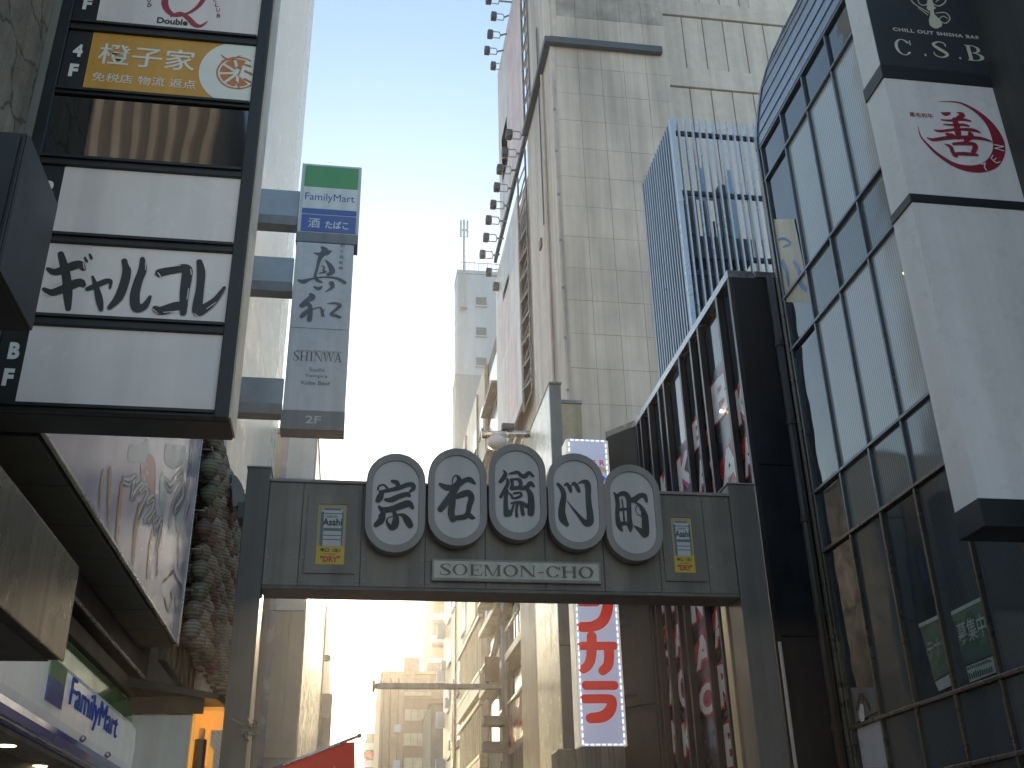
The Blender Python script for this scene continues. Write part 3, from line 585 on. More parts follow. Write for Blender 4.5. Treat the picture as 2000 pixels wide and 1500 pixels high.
# dark eaves between the fascia and the poster
ev = thing('shop_eaves', 'dark metal eaves with a bright edge strip above the store fascia', 'eaves', (-2.45, 9.4, 3.7))
boxp('gutter', 'soffit_metal', ev, -2.61, -2.36, 6.35, 12.9, 3.98, 4.215, bev=.01)
boxp('edge_strip', 'steel_bright', ev, -2.358, -2.33, 6.35, 12.9, 3.955, 3.985, bev=.004)
boxp('lower_rail', 'soffit_metal', ev, -2.61, -2.42, 6.35, 12.9, 3.74, 3.90, bev=.01)
boxp('back_panel', 'wall_dark', ev, -2.619, -2.60, 6.35, 12.9, 3.70, 4.2)
# ---- restaurant kiosk with lit niche
kx0, kx1, ky = -2.40, -1.36, 12.6
ks = thing('restaurant_kiosk', 'pale grey kiosk with dark hood and glowing orange side niche beside gate', 'kiosk', (-1.9, 13.1, .12))
boxp('body', 'kiosk_white', ks, kx0, -1.72, ky, 14.3, .12, 3.52, bev=.01)
B().add([(-2.45, 12.45, 3.80), (-1.45, 12.45, 3.66), (-1.18, 14.6, 3.66), (-2.45, 14.6, 3.85), (-2.45, 12.45, 3.90), (-1.42, 12.45, 3.72), (-1.15, 14.6, 3.72), (-2.45, 14.6, 3.95)], [[0, 3, 2, 1], [4, 5, 6, 7], [0, 1, 5, 4], [1, 2, 6, 5], [2, 3, 7, 6], [3, 0, 4, 7]]).obj('hood', 'soffit_metal', ks)
boxp('header', 'wood_dark', ks, -2.40, -1.60, 12.56, 12.595, 3.525, 3.70)
boxp('niche_back', 'glow_orange', ks, -1.715, -1.69, 12.65, 14.25, .5, 3.60)
boxp('niche_top', 'glow_orange', ks, -1.689, -1.40, 12.7, 14.25, 3.58, 3.62)
B().tube((-1.62, 12.75, 1.5), (-1.63, 12.85, 3.28), .07, 10).obj('post', 'wood_dark', ks)
B().tube((-1.63, 12.85, 3.28), (-1.63, 12.9, 3.40), .035, 8).obj('post_finial', 'steel_bright', ks)
boxp('niche_board', 'glow_orange', ks, -1.66, -1.60, 13.35, 13.95, .5, 3.30)
text('八', (-1.60, 13.0, 2.55), EAST, .5, .5, 'wood_dark', ks, bold=.03)
boxp('corner_post', 'wood_dark', ks, -1.50, -1.42, 14.05, 14.2, .12, 3.58)
tw = B(); rr = random.Random(3); p = aty(490, 1425, 12.45)
for k in range(16):
    a = Vector((rr.uniform(-1, 1), rr.uniform(-1, 1), rr.uniform(-1, 1))).normalized(); c_ = p+Vector((rr.uniform(-.06, .06), rr.uniform(-.04, .04), rr.uniform(-.06, .06)))
    tw.tube(c_-a*rr.uniform(.05, .13), c_+a*rr.uniform(.05, .13), .012, 6, .006)
tw.tube(p+Vector((0, .02, 0)), p+Vector((-.22, .02, .12)), .008, 5); tw.tube(p, p+Vector((.02, .09, 0)), .02, 6)
tag(tw.obj('twig_bundle', 'wood_grey'), 'small bundle of bare grey twigs fixed to the left gate pillar', 'decoration')
# ---- rack of paper lanterns
LX = -1.85
rk = thing('lantern_rack', 'dark slatted rack carrying rows of paper lanterns left of the gate', 'rack', (-2.1, 15.3, 4.2))
boxp('backboard', 'wall_dark', rk, -2.20, -2.12, 12.75, 18.2, 4.15, 7.3)
for k in range(14): boxp('slat', 'wood_dark', rk, -2.118, -2.09, 12.8+k*.39, 12.8+k*.39+.12, 4.15, 7.28, bev=.004)
rowz = [(7.02, 12.95), (6.78, 13.1), (6.54, 12.74), (6.29, 12.96), (6.03, 13.05), (5.78, 12.88), (5.52, 13.0), (5.27, 12.84), (5.02, 12.95), (4.78, 12.9), (4.55, 12.86)]
protos = []
for k in range(5):
    b = B().ball((0, 0, 0), .12, .12, .125, 14, 18, .05); o = b.obj('paper_lantern', LANT[k], smooth=True)
    cap = B().tube((0, 0, .118), (0, 0, .138), .035, 8).obj('top_cap', 'flood_black', o); cap2 = B().tube((0, 0, -.138), (0, 0, -.120), .032, 8).obj('bottom_cap', 'flood_black', o); hk = B().tube((0, 0, .125), (0, 0, .225), .005, 5).obj('hook', 'flood_black', o)
    protos.append((o, cap, cap2, hk))
used = set(); seq = [0, 1, 0, 2, 1, 0, 1, 3, 2, 0, 1, 4, 0, 3, 2, 1, 0]
rows_n = ['top', 'second', 'third', 'fourth', 'fifth', 'sixth', 'seventh', 'eighth', 'ninth', 'tenth', 'lowest']
for i, (z, ys) in enumerate(rowz):
    B().tube((LX, ys-.1, z+.235), (LX, 18.1, z+.235), .012, 6).obj('rail', 'steel_bright', rk)
    for yy in (ys, 15.5, 18.0): B().tube((LX, yy, z+.235), (-2.12, yy, z+.235), .009, 5).obj('rail_arm', 'steel_bright', rk)
    n = 20
    for j in range(n):
        k = seq[(i*5+j*3+(j//4)) % len(seq)]
        src = protos[k]; loc = (LX-.02+.10*(j % 2)*(-1)+random.uniform(-.02, .02), ys+.06+j*.215+random.uniform(-.025, .025), z+random.uniform(-.01, .01))
        if k in used:
            o = src[0].copy(); COL.objects.link(o)
            for ch in src[1:]:
                d = ch.copy(); COL.objects.link(d); d.parent = o
        else: o = src[0]; used.add(k)
        o.location = loc; o.rotation_euler = (random.uniform(-.06, .06), random.uniform(-.06, .06), random.uniform(0, 3))
        s_ = random.uniform(.92, 1.06); o.scale = (s_, s_, s_)
        tag(o, f'{LNAME[k]} paper lantern, {ORD[j]} from the near end of the {rows_n[i]} lantern row', 'lantern', 'paper lanterns on the rack')
# dark round hood behind the lanterns
dm = thing('dome_hood', 'dark rounded hood on a bracket between lanterns and gate pillar', 'hood', (-1.62, 14.2, 6.4))
a = aty(468, 960, 14.2); V = []; n = 10
pts = [aty(x, y, 14.2) for x, y in ((452, 925), (462, 930), (472, 945), (479, 965), (481, 982))]
P = pts+[aty(455, 990, 14.2)]
B().slab([Vector(p) for p in reversed(P)], N_, .5).obj('shell', 'slate_box', dm)
q0, q1 = aty(466, 982, 14.15), aty(490, 1014, 14.15)
boxp('bracket', 'flood_black', dm, q0.x, q1.x, 14.1, 14.5, q1.z, q0.z, bev=.01)
# ---- buildings at the viewer's back, seen only as reflections in the sign glass and windows
bk1 = thing('striped_tan_tower', 'tan striped tower reflected at left in the dark glass sign panel', 'building', (-9, -26, 0))
boxp('core', 'wall_grey', bk1, -12.5, -6.2, -34, -22.1, 0, 36)
for k in range(18): boxp('rib', 'wall_grey' if k % 2 else 'wall_dark', bk1, -12.5+k*.35, -12.22+k*.35, -22.09, -21.95, 0, 36)
bk2 = thing('pale_slab_tower', 'pale grey slab tower reflected in the middle of dark glass sign panel', 'building', (-1.5, -30, 0))
boxp('core', 'pale_tower_grey', bk2, -3.2, -.9, -40, -26, 0, 38); boxp('edge_fin', 'pale_tower', bk2, -3.4, -3.15, -26.2, -25.9, 0, 38)
for k in range(9): boxp('window_band', 'window_grey', bk2, -2.6, -1.3, -25.99, -25.95, 4+k*3.4, 5.6+k*3.4)
# ================================================================== left side, middle distance
cb = thing('cream_building', 'tall cream panel-clad building rising behind the left hand signs', 'building', (-6, 20, 0))
boxp('core', 'cream_panel_edge', cb, -11, -2.06, 15.2, 24.1, 0, 34)
zz = 0
for k in range(9):
    z0, z1 = k*3.8, k*3.8+3.79
    for y0_, y1_ in ((15.2, 18.7), (18.705, 22.15)): boxp('wall_panel', 'cream_panel', cb, -2.058, -2.0, y0_, y1_, z0, z1)
    boxp('wall_panel', 'cream_panel_edge', cb, -2.058, -2.0, 22.2, 24.08, z0, z1)
# ---- projecting store / restaurant sign
PY = 15.5
ps2 = thing('projecting_sign', 'tall blue-grey vertical sign with green store panel above restaurant panels', 'sign', (-.75, 15.6, 8.2))
xl, xr, xu = -1.245, -.272, -.208
boxp('casing', 'blue_grey_box', ps2, xl, xr, PY+.012, PY+.34, 8.62, 11.80, bev=.008)
up_ = boxp('upper_casing', 'blue_grey_box', ps2, xl-.01, xu, PY+.012, PY+.34, 12.0, 13.47, bev=.008)
boxp('collar', 'slate_box', ps2, xl-.02, xu, PY-.01, PY+.35, 11.802, 11.998, bev=.006)
bt = boxp('foot', 'slate_box', ps2, xl-.02, xr+.005, PY-.01, PY+.35, 8.29, 8.618, bev=.008)
def Z(py, px=640): return aty(px, py, PY).z
zz = [Z(455, 640), Z(414), Z(408), Z(406), Z(374, 650), Z(327, 650)]
boxp('blue_panel', 'fm_blue_pale', up_, xl+.05, xu-.05, PY, PY+.011, 12.03, 12.37)
boxp('blue_stripe', 'fm_blue_pale', up_, xl+.05, xu-.05, PY, PY+.011, 12.40, 12.50)
boxp('white_panel', 'acrylic_white', up_, xl+.05, xu-.05, PY, PY+.011, 12.503, 12.96)
boxp('green_panel', 'fm_green_pale', up_, xl+.05, xu-.05, PY, PY+.011, 12.963, 13.42)
text('FamilyMart', (xl+.08, PY, 12.63), FRONT, .86, .20, 'fm_blue', up_, bold=.0)
text('酒', (xl+.17, PY, 12.10), FRONT, .20, .20, 'print_white', up_, bold=.006); text('たばこ', (xl+.46, PY, 12.10), FRONT, .40, .16, 'print_white', up_, bold=.02)
p1 = boxp('restaurant_panel', 'blue_grey_box', ps2, xl+.03, xr-.03, PY, PY+.011, 10.12, 11.79); p2 = boxp('restaurant_panel', 'blue_grey_box', ps2, xl+.03, xr-.03, PY, PY+.011, 8.63, 10.09)
SH = [[(550,190,60),(590,232,104),(545,292,90),(500,380,60),(470,500,44),(440,620,50),(468,690,60),(540,722,36)], [(425,270,22),(520,290,70),(620,262,100),(695,240,14)], [(600,380,22),(670,470,80),(700,560,90),(640,602,60)], [(540,470,18),(580,490,28),(562,540,28),(600,562,40),(495,585,16)],
      [(180,690,34),(260,712,80),(380,672,38),(560,645,28),(740,655,40),(830,690,60),(895,730,56)], [(425,795,34),(490,822,70),(545,788,22)], [(690,740,90),(702,800,60),(590,875,12)], [(370,910,56),(390,952,110),(310,1010,82),(225,1082,66)], [(230,1092,56),(330,1062,60),(362,1100,70),(362,1200,80),(350,1302,80)],
      [(340,1150,60),(270,1212,80),(230,1252,66)], [(400,1142,22),(480,1112,18),(530,1122,30),(545,1180,50),(556,1235,54)], [(590,1138,8),(562,1180,28)], [(625,1055,10),(740,1045,40),(820,1080,60),(760,1142,48),(680,1212,36),(740,1232,50),(822,1262,46)]]
brush_px(SH, 560, 460, 160/1263, 'y', PY, 'ink_soft', p1, N_)
for k, ch in enumerate('和食鉄板焼'): text(ch, (aty(664, 480, PY).x, PY, Z(482+k*11)), FRONT, .075, .075, 'ink_soft', p1, bold=.01)
text('Japanese style Teppanyaki', (xl+.14, PY, Z(689, 615)), FRONT, .74, .05, 'ink_soft', p2)
serif('SHINWA', (xl+.10, PY, Z(706, 615)), FRONT, .78, .165, 'ink_soft', p2)
for k, (tx, ww) in enumerate((('Sushi', .24), ('Tempra', .36), ('Kobe Beef', .46))): text(tx, ((xl+xr)/2-ww/2, PY, Z(726+k*13, 615)), FRONT, ww, .072, 'ink_soft', p2, bold=.008)
text('2F', ((xl+xr)/2-.12, PY-.01, 8.40), FRONT, .24, .13, 'blue_grey_box', bt, bold=.005)
for zt, zb in ((12.92, 12.36), (11.52, 11.02), (9.22, 8.76)):
    arm = boxp('arm', 'blue_glass', ps2, -2.0, xl-.022, PY+.10, PY+.28, zb, zt, bev=.006)
    boxp('arm_shelf', 'slate_box', arm, -2.0, xl-.022, PY+.06, PY+.32, zb-.19, zb-.003, bev=.006)
# ---- building beyond the cream one
B2 = thing('blue_grey_building', 'lower blue-grey building with bright glossy street side beyond cream building', 'building', (-5, 30, 0))
boxp('core', 'grey_panel', B2, -11, -1.16, 26.05, 44, 0, 12.7)
bz = [0, 4.6, 8.0, 11.0, 12.7]
for z0, z1 in zip(bz, bz[1:]):
    for x0, x1, m in ((-2.0, -1.86, 'blue_panel'), (-1.855, -1.50, 'blue_glass' if z0 > 7 else 'grey_panel'), (-1.495, -1.16, 'blue_glass' if z0 > 7 else 'grey_panel')):
        boxp('front_panel', m, B2, x0, x1, 26.0, 26.045, z0+.02, z1-.02)
for k, (y0_, y1_) in enumerate(((26.06, 30), (30.02, 35), (35.02, 44))): boxp('street_panel', 'gloss_cream', B2, -1.158, -1.12, y0_, y1_, 0, 12.68)
boxp('parapet', 'slate_box', B2, -11, -1.10, 25.98, 44, 12.702, 12.85, bev=.01)
nb = thing('narrow_building', 'narrow dark building with bracket ledge at the end of left row', 'building', (-4, 56, 0))
boxp('core', 'grey_panel', nb, -11, -1.2, 50, 74, 0, 14.2)
for k in range(4): boxp('ledge', 'steel_dull', nb, -1.199, -.9, 50.5, 51.0, 4+k*2.6, 4.2+k*2.6)
boxp('sign_plate', 'slate_box', nb, -1.199, -.75, 52, 52.3, 6.5, 10.5)
# ================================================================== far end of the street
fb = thing('brown_office_block', 'brown office block with three window bands at the end of the street', 'building', (6, 115, 0))
boxp('core', 'brown_light', fb, 3.2, 10.6, 110.2, 130, 0, 22.4)
boxp('front_wall', 'brown_brick', fb, 5.55, 10.6, 110.0, 110.19, 0, 20.0); boxp('front_wall', 'brown_light', fb, 3.2, 5.54, 110.05, 110.19, 0, 22.4); boxp('parapet', 'brown_light', fb, 3.15, 10.65, 109.95, 130.05, 22.402, 22.7)
for px, py0, py1, n in ((790, 1352, 1358, 4), (790, 1385, 1406, 4), (788, 1432, 1455, 4), (788, 1480, 1500, 3)):
    a, b = aty(px, py0, 110), aty(843, py1, 110)
    wd = (b.x-a.x)/n
    for k in range(n):
        wn = boxp('window', 'window_bright', fb, a.x+k*wd+.03, a.x+(k+1)*wd-.03, 109.93, 109.99, b.z, a.z); boxp('sill', 'brown_light', wn, a.x+k*wd, a.x+(k+1)*wd-.005, 109.85, 109.995, b.z-.12, b.z-.01)
for x in (3.5, 4.2, 5.0): B().tube((x, 109.98, 0), (x, 109.98, 22), .09, 6).obj('drainpipe', 'brown_brick', fb)
B().tube((6.6, 116, 22.9), (6.6, 116, 25.2), .9, 14).obj('water_tank', 'brown_light', fb); boxp('roof_box', 'wall_grey', fb, 8.2, 10.0, 114, 118, 22.705, 24.4)
for k in range(5): boxp('air_conditioner', 'pale_tower', fb, 4.6, 5.3, 109.5, 109.95, 3+k*3.4, 3.8+k*3.4, bev=.04)
f2 = thing('stepped_brown_building', 'tall brown building with side balconies behind the office block', 'building', (10, 140, 0))
a, b = aty(842, 1265, 138), aty(862, 1170, 138)
boxp('core', 'brown_light', f2, a.x, 18, 138, 160, 0, a.z); boxp('core', 'brown_brick', f2, b.x-1.0, 18, 138.5, 159, a.z+.002, 41)
for k in range(9): boxp('balcony', 'pale_tower', f2, b.x-1.4, b.x+1.4, 136.6, 137.99, 17+k*2.9, 17.9+k*2.9)
f3 = thing('dark_grey_annex', 'plain dark grey annex standing in front of the brown office block', 'building', (8, 95, 0))
a = aty(842, 1377, 95); boxp('core', 'wall_grey', f3, a.x, 12, 95, 105, 0, a.z, bev=.02); boxp('coping', 'wall_dark', f3, a.x-.08, 12, 94.9, 105, a.z+.002, a.z+.2)
f4 = thing('low_far_shop', 'small far shopfront with red and white stripes right of the flag', 'building', (3.2, 150, 0))
a, b = aty(716, 1432, 150), aty(736, 1500, 150); boxp('core', 'brown_light', f4, a.x, b.x+2, 150, 160, 0, a.z)
for k in range(4): boxp('stripe', 'vinyl_red' if k % 2 else 'vinyl_white', f4, a.x-.3, b.x, 149.7, 149.95, a.z-2.2-k*1.1, a.z-1.3-k*1.1)
# pale tower with antenna
WT = thing('pale_tower', 'pale grey tower block with small square windows and rooftop antenna mast', 'building', (13, 96, 0))
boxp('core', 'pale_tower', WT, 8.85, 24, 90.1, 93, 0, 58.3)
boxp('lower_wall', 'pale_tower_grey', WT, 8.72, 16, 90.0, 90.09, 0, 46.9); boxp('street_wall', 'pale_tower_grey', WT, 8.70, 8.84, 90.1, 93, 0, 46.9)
boxp('parapet', 'pale_tower', WT, 8.8, 24, 90.0, 93, 58.302, 58.7)
for py in (580, 639, 698):
    a, b = aty(930, py, 90), aty(950, py+17, 90); wn = boxp('window', 'window_grey', WT, a.x, b.x, 89.97, 90.095, b.z, a.z); boxp('sill', 'pale_tower', wn, a.x-.06, b.x+.06, 89.9, 90.09, b.z-.14, b.z-.01)
for k in range(9): boxp('rail_post', 'mast_grey', WT, 9.2+k*.45, 9.25+k*.45, 90.2, 90.25, 58.702, 59.7)
boxp('roof_rail', 'mast_grey', WT, 9.1, 13.2, 90.19, 90.26, 59.702, 59.76)
mp = aty(906, 596, 89.6); mt = aty(906, 430, 89.6)
ms = thing('antenna_mast', 'thin phone antenna mast with panel aerials on the pale tower', 'antenna', (mp.x, 89.6, mp.z))
b = B(); b.tube((mp.x, 89.6, mp.z), (mp.x, 89.6, mt.z), .10, 8)
b.obj('pole', 'mast_grey', ms)
for k in range(14): B().tube((mp.x-.22, 89.6, mp.z+.3+k*.6), (mp.x+.22, 89.6, mp.z+.3+k*.6), .03, 5).obj('rung', 'mast_grey', ms)
for dx in (-.34, 0, .34): boxp('aerial', 'pale_tower', ms, mp.x+dx-.09, mp.x+dx+.09, 89.3, 89.5, mt.z-2.2, mt.z-.2, bev=.02)
B().box(mp.x-.4, mp.x+.4, 89.5, 89.62, mt.z-1.3, mt.z-1.2).obj('aerial_bracket', 'mast_grey', ms); boxp('foot', 'mast_grey', ms, mp.x-.3, mp.x+.3, 89.4, 90.0, mp.z-.3, mp.z)
# ================================================================== right side: glass building
W_ = WEST[2]
XG = 6.5
gl = thing('glass_building', 'curtain-walled building on the right with curved metal eave and blinds', 'building', (9, 8, 0))
boxp('core', 'wall_dark', gl, 6.62, 14, 2.5, 13.5, 0, 13.0)
VY = [13.55-.875*k for k in range(7)]           # vertical mullions
HZ = [.3, 2.78, 3.52, 5.90, 6.78, 9.12, 10.03, 12.34, 13.02]
for j, (z0, z1) in enumerate(zip(HZ, HZ[1:])):
    for i, (ya, yb) in enumerate(zip(VY, VY[1:])):
        span = j in (1, 3, 5)
        m = 'pane_clear' if i == 0 or j == 7 or (j == 2 and i in (2,)) or (j == 0 and i == 1) else ('pane_dark_reflection' if j < 3 else 'pane_spandrel' if span else 'pane_blind')
        dx = random.uniform(-.003, .003)
        boxp('pane', m, gl, XG+.045+dx, XG+.06+dx, yb+.03, ya-.03, z0+.03, z1-.03)
for z in HZ: boxp('transom', 'bronze_tan_reflection' if z < 6 else 'mullion', gl, XG-.006, XG+.075, VY[-1], VY[0]+.05, z-.022, z+.022, bev=.006)  # lower bars tinted for the tan they reflect
for y in VY:
    for a, b in zip(HZ, HZ[1:]): boxp('mullion', 'bronze_tan_reflection' if b < 6 else 'mullion', gl, XG-.0, XG+.07, y-.02, y+.02, a+.023, b-.023, bev=.006)
# the wall nearer than the sign: bronze frame and ribbed gold screen
boxp('near_frame', 'bronze_tan_reflection', gl, XG-.03, XG+.1, 8.43, 8.6, 0, 13)
for k in range(26): boxp('screen_rib', 'bronze_tan_reflection', gl, XG+.30, XG+.33, 4.6+k*.13, 4.68+k*.13, .3, 4.0)
for z in (2.05, 2.75, 3.45): boxp('screen_beam', 'csb_bar', gl, XG-.02, XG+.25, 4.5, 8.0, z, z+.16)
boxp('soffit_panel', 'wall_grey', gl, XG-.25, XG+1.2, 4.5, 7.95, 4.05, 4.35)
# curved eave of long metal strips
prof = [(6.50, 13.06), (6.52, 13.30), (6.57, 13.62), (6.65, 14.0), (6.75, 14.42), (6.90, 14.88), (7.10, 15.36), (7.38, 15.95), (7.80, 16.7)]
for k, (a, b) in enumerate(zip(prof, prof[1:])):
    B().add([(a[0], y, a[1]+.012) for y in (7.9, 13.6)]+[(b[0], y, b[1]-.012) for y in (13.6, 7.9)]+[(a[0]+.12, y, a[1]+.012) for y in (7.9, 13.6)]+[(b[0]+.12, y, b[1]-.012) for y in (13.6, 7.9)],
            [[0, 1, 2, 3], [7, 6, 5, 4], [1, 5, 6, 2], [0, 3, 7, 4], [0, 4, 5, 1], [3, 2, 6, 7]]).obj('eave_strip', 'eave_metal', gl)
    if k: boxp('eave_seam', 'mullion', gl, a[0]-.012, a[0]+.1, 7.9, 13.62, a[1]-.011, a[1]+.011)
B().add([(p[0]-.02, 13.62, p[1]) for p in prof]+[(p[0]+.10, 13.62, p[1]) for p in reversed(prof)]+[(p[0]-.02, 13.72, p[1]) for p in prof]+[(p[0]+.10, 13.72, p[1]) for p in reversed(prof)],
        [list(range(18))]+[list(range(35, 17, -1))]+[[i, i+18, (i+1) % 18+18, (i+1) % 18] for i in range(18)]).obj('eave_end_trim', 'mullion', gl)
boxp('corner_trim', 'bronze_tan_reflection', gl, XG-.02, XG+.12, 13.605, 13.69, .1, 13.05, bev=.01)
# things stuck to the panes
gx = XG+.030
def stick(name, pts, m, par, l=.0): return poly_px(pts, 'x', gx, m, par, W_, name, l)
bn = thing('recruiting_banner', 'green tenant wanted banner with white characters inside the lower right panes', 'banner', (gx, 10.6, 3.6))
g1 = stick('banner_cloth', [(1796, 1221), (1834, 1203), (1858, 1312), (1825, 1330)], 'green_banner', bn); stick('banner_edge', [(1794, 1219), (1834, 1200), (1836, 1207), (1796, 1226)], 'banner_print', bn, .002)
g2 = stick('banner_cloth', [(1857, 1198), (1918, 1168), (1941, 1278), (1885, 1300)], 'green_banner', bn); stick('banner_edge', [(1857, 1195), (1917, 1165), (1919, 1172), (1859, 1202)], 'banner_print', bn, .002)
stick('banner_foot', [(1826, 1332), (1858, 1314), (1861, 1338), (1834, 1350)], 'banner_print', bn, .001); stick('banner_foot', [(1887, 1302), (1942, 1280), (1948, 1312), (1895, 1333)], 'banner_print', bn, .001)
p = atx(1816, 1290, gx); text('テナ', (gx, p.y, p.z), WEST, .30, .20, 'banner_print', bn, bold=.01, raise_=.004)
p = atx(1876, 1262, gx); text('募集中', (gx, p.y, p.z), WEST, .55, .24, 'banner_print', bn, bold=.01, raise_=.004)
sp_ = B(); p = atx(1893, 1328, gx)
for k in range(11):
    for r_, hh_ in ((0, .07), (.10, .03)): sp_.box(gx-.006, gx-.0045, p.y-.045-k*.042, p.y-.045-k*.042+.026, p.z+r_, p.z+r_+hh_*random.uniform(.7, 1))
sp_.obj('small_print', 'green_banner', bn, kind='stuff')
po = thing('window_poster', 'pale poster of a long-haired figure in white in lower right window', 'poster', (gx, 13.1, 3.0))
stick('sheet', [(1661, 1343), (1710, 1343), (1716, 1388), (1672, 1411)], 'wall_grey', po)
brush_px([[(1680,1362,16),(1686,1362,17)], [(1678,1368,8),(1674,1385,9)], [(1692,1366,8),(1700,1384,10)]], 0, 0, 1, 'x', gx, 'wood_dark', po, W_, 'hair_print', .004)
brush_px([[(1684,1366,9),(1684,1371,8)]], 0, 0, 1, 'x', gx, 'lantern_pink', po, W_, 'face_print', .008)
brush_px([[(1684,1382,16),(1684,1398,26)]], 0, 0, 1, 'x', gx, 'vinyl_white', po, W_, 'dress_print', .006)
ls = thing('pale_window_sheet', 'tall pale blue-grey sheet filling the lowest far window on right', 'poster', (gx, 13.1, 2.4))
stick('sheet', [(1674, 1424), (1719, 1407), (1735, 1500), (1686, 1500)], 'blue_grey_box', ls)
# painted sheet imitating a yellow shop sign's reflection in the top far pane
ys_ = thing('painted_sign_reflection', 'painted reflection of a cream sign with blue brush letters, far upper right pane', 'sign', (gx, 13.1, 10.6))
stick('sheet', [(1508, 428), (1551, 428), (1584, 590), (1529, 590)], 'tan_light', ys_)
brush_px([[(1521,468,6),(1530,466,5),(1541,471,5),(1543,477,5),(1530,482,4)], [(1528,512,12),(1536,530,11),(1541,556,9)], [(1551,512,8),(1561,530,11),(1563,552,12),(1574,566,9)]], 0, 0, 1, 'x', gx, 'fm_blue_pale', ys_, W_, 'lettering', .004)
# ---- big projecting sign
CY = 8.0
cs = thing('projecting_shop_sign', 'large boxed projecting sign, navy bar panel above white panels, right edge', 'sign', (6.0, 8.2, 4.4))
xa, xb = 5.36, 6.76
def zc(px, py): return aty(px, py, CY).z
lv = [4.40, 4.66, 7.80, 7.905, 9.42, 9.60, 11.6]
boxp('side_wall', 'csb_side', cs, xa, xb, CY+.014, CY+.40, lv[1], lv[2]); boxp('side_wall', 'csb_side', cs, xa, xb, CY+.014, CY+.40, lv[3], lv[4]); boxp('side_wall', 'csb_side', cs, xa, xb, CY+.014, CY+.40, lv[5], lv[6])
for a, b in ((0, 1), (2, 3), (4, 5)): boxp('band', 'csb_bar', cs, xa-.015, xb+.015, CY-.012, CY+.41, lv[a]+.001, lv[b]-.001, bev=.006)
boxp('blank_panel', 'csb_white', cs, xa+.004, xb-.004, CY, CY+.013, lv[1], lv[2])
zp = boxp('emblem_panel', 'csb_white', cs, xa+.004, xb-.004, CY, CY+.013, lv[3], lv[4])
cp = boxp('navy_panel', 'csb_navy', cs, xa+.004, xb-.004, CY, CY+.013, lv[5], lv[6])
ZEN = [[(650,415,16),(710,442,70),(785,428,44)], [(905,418,14),(1000,452,80),(900,522,60)], [(648,535,20),(800,547,40),(1000,532,46),(1125,557,34)], [(690,610,20),(850,622,40),(1000,617,46),(1095,637,34)], [(535,698,14),(640,722,46),(900,692,40),(1160,702,60),(1278,742,24)], [(870,540,90),(900,640,100),(922,760,100),(922,832,60)],
       [(740,772,50),(825,802,100)], [(1115,758,66),(1132,800,90),(1062,860,80),(1042,922,46)], [(415,828,14),(520,862,50),(740,832,60),(1000,822,60),(1300,842,50),(1465,892,22)], [(708,934,14),(800,980,60),(842,1080,60),(885,1122,66)], [(842,932,40),(1000,922,60),(1170,932,60),(1202,982,80),(1162,1080,70)], [(885,1092,50),(1040,1092,60),(1235,1112,34)]]
brush_px(ZEN, 1760, 170, .12, 'y', CY, 'sign_red', zp, N_)
brush_px([[(590,242,4),(800,238,18),(1000,275,36),(1250,420,70),(1450,620,125),(1570,850,185),(1588,1050,190),(1500,1225,185),(1330,1318,150),(1100,1330,120),(850,1260,80),(600,1100,58),(420,930,38),(310,790,22),(270,630,4)]], 1760, 170, .12, 'y', CY, 'sign_red', zp, N_, 'crescent')
brush_px([[(1305,1258,18),(1372,1240,18)], [(1368,1240,22),(1355,1300,18),(1385,1352,24)], [(1462,1160,18),(1545,1232,20),(1612,1215,14)], [(1462,1160,14),(1492,1113,14)], [(1505,1196,14),(1542,1160,14)], [(1510,942,16),(1668,972,18)], [(1668,972,16),(1522,1002,16)], [(1522,1002,16),(1668,1042,18)]], 1760, 170, .12, 'y', CY-.014, 'csb_white', zp, N_, 'lettering', lift=.001)
p = aty(1777, 228, CY); text('黒毛和牛', (p.x, CY, p.z), FRONT, .27, .065, 'sign_red', zp, bold=.012)
p = aty(1745, 64, CY); text('CHILL OUT SHISHA BAR', (p.x, CY, zc(1830, 69)), FRONT, aty(1913, 70, CY).x-p.x, .052, 'ivory_print', cp, bold=.03, space=1.12)
for ch, px0, px1, py in (('C', 1751, 1783, 106), ('S', 1825, 1853, 111), ('B', 1890, 1925, 118), ('.', 1803, 1812, 109), ('.', 1871, 1880, 115)):
    a, b = aty(px0, py, CY), aty(px1, py, CY); serif(ch, (a.x, CY, a.z), FRONT, b.x-a.x, .225 if ch != '.' else .2, 'ivory_print', cp)
HK = [[(1200,0,40),(1205,60,60),(1200,75,50)], [(1180,70,20),(1240,68,20)], [(1215,80,30),(1220,120,36),(1235,160,80),(1245,195,110),(1240,208,90)], [(1250,115,8),(1330,110,10),(1370,160,10),(1330,200,10),(1280,170,8),(1310,140,8),(1350,160,8)], [(1190,110,10),(1120,70,10),(1060,30,10),(1040,0,10)], [(1180,130,8),(1100,70,8)], [(1215,30,10),(1270,55,12),(1320,30,10),(1335,0,10)], [(1190,30,8),(1140,50,10),(1100,20,8),(1110,-30,8)], [(1250,20,8),(1290,-20,8),(1240,-60,8)]]
brush_px(HK, 1540, 0, .23, 'y', CY, 'ivory_print', cp, N_, 'hookah_emblem')
bk = boxp('bracket_post', 'csb_bar', cs, xb+.02, xb+.40, CY-.02, CY+.45, 4.4, 12, bev=.01)
vp = boxp('vent', 'wall_dark', bk, xb+.06, xb+.30, CY-.05, CY-.021, 8.9, 10.6)
for z0, z1 in ((9.05, 9.55), (10.1, 10.55)):
    for k in range(7): boxp('vent_slat', 'steel_dull', vp, xb+.08+k*.03, xb+.092+k*.03, CY-.07, CY-.051, z0, z1)
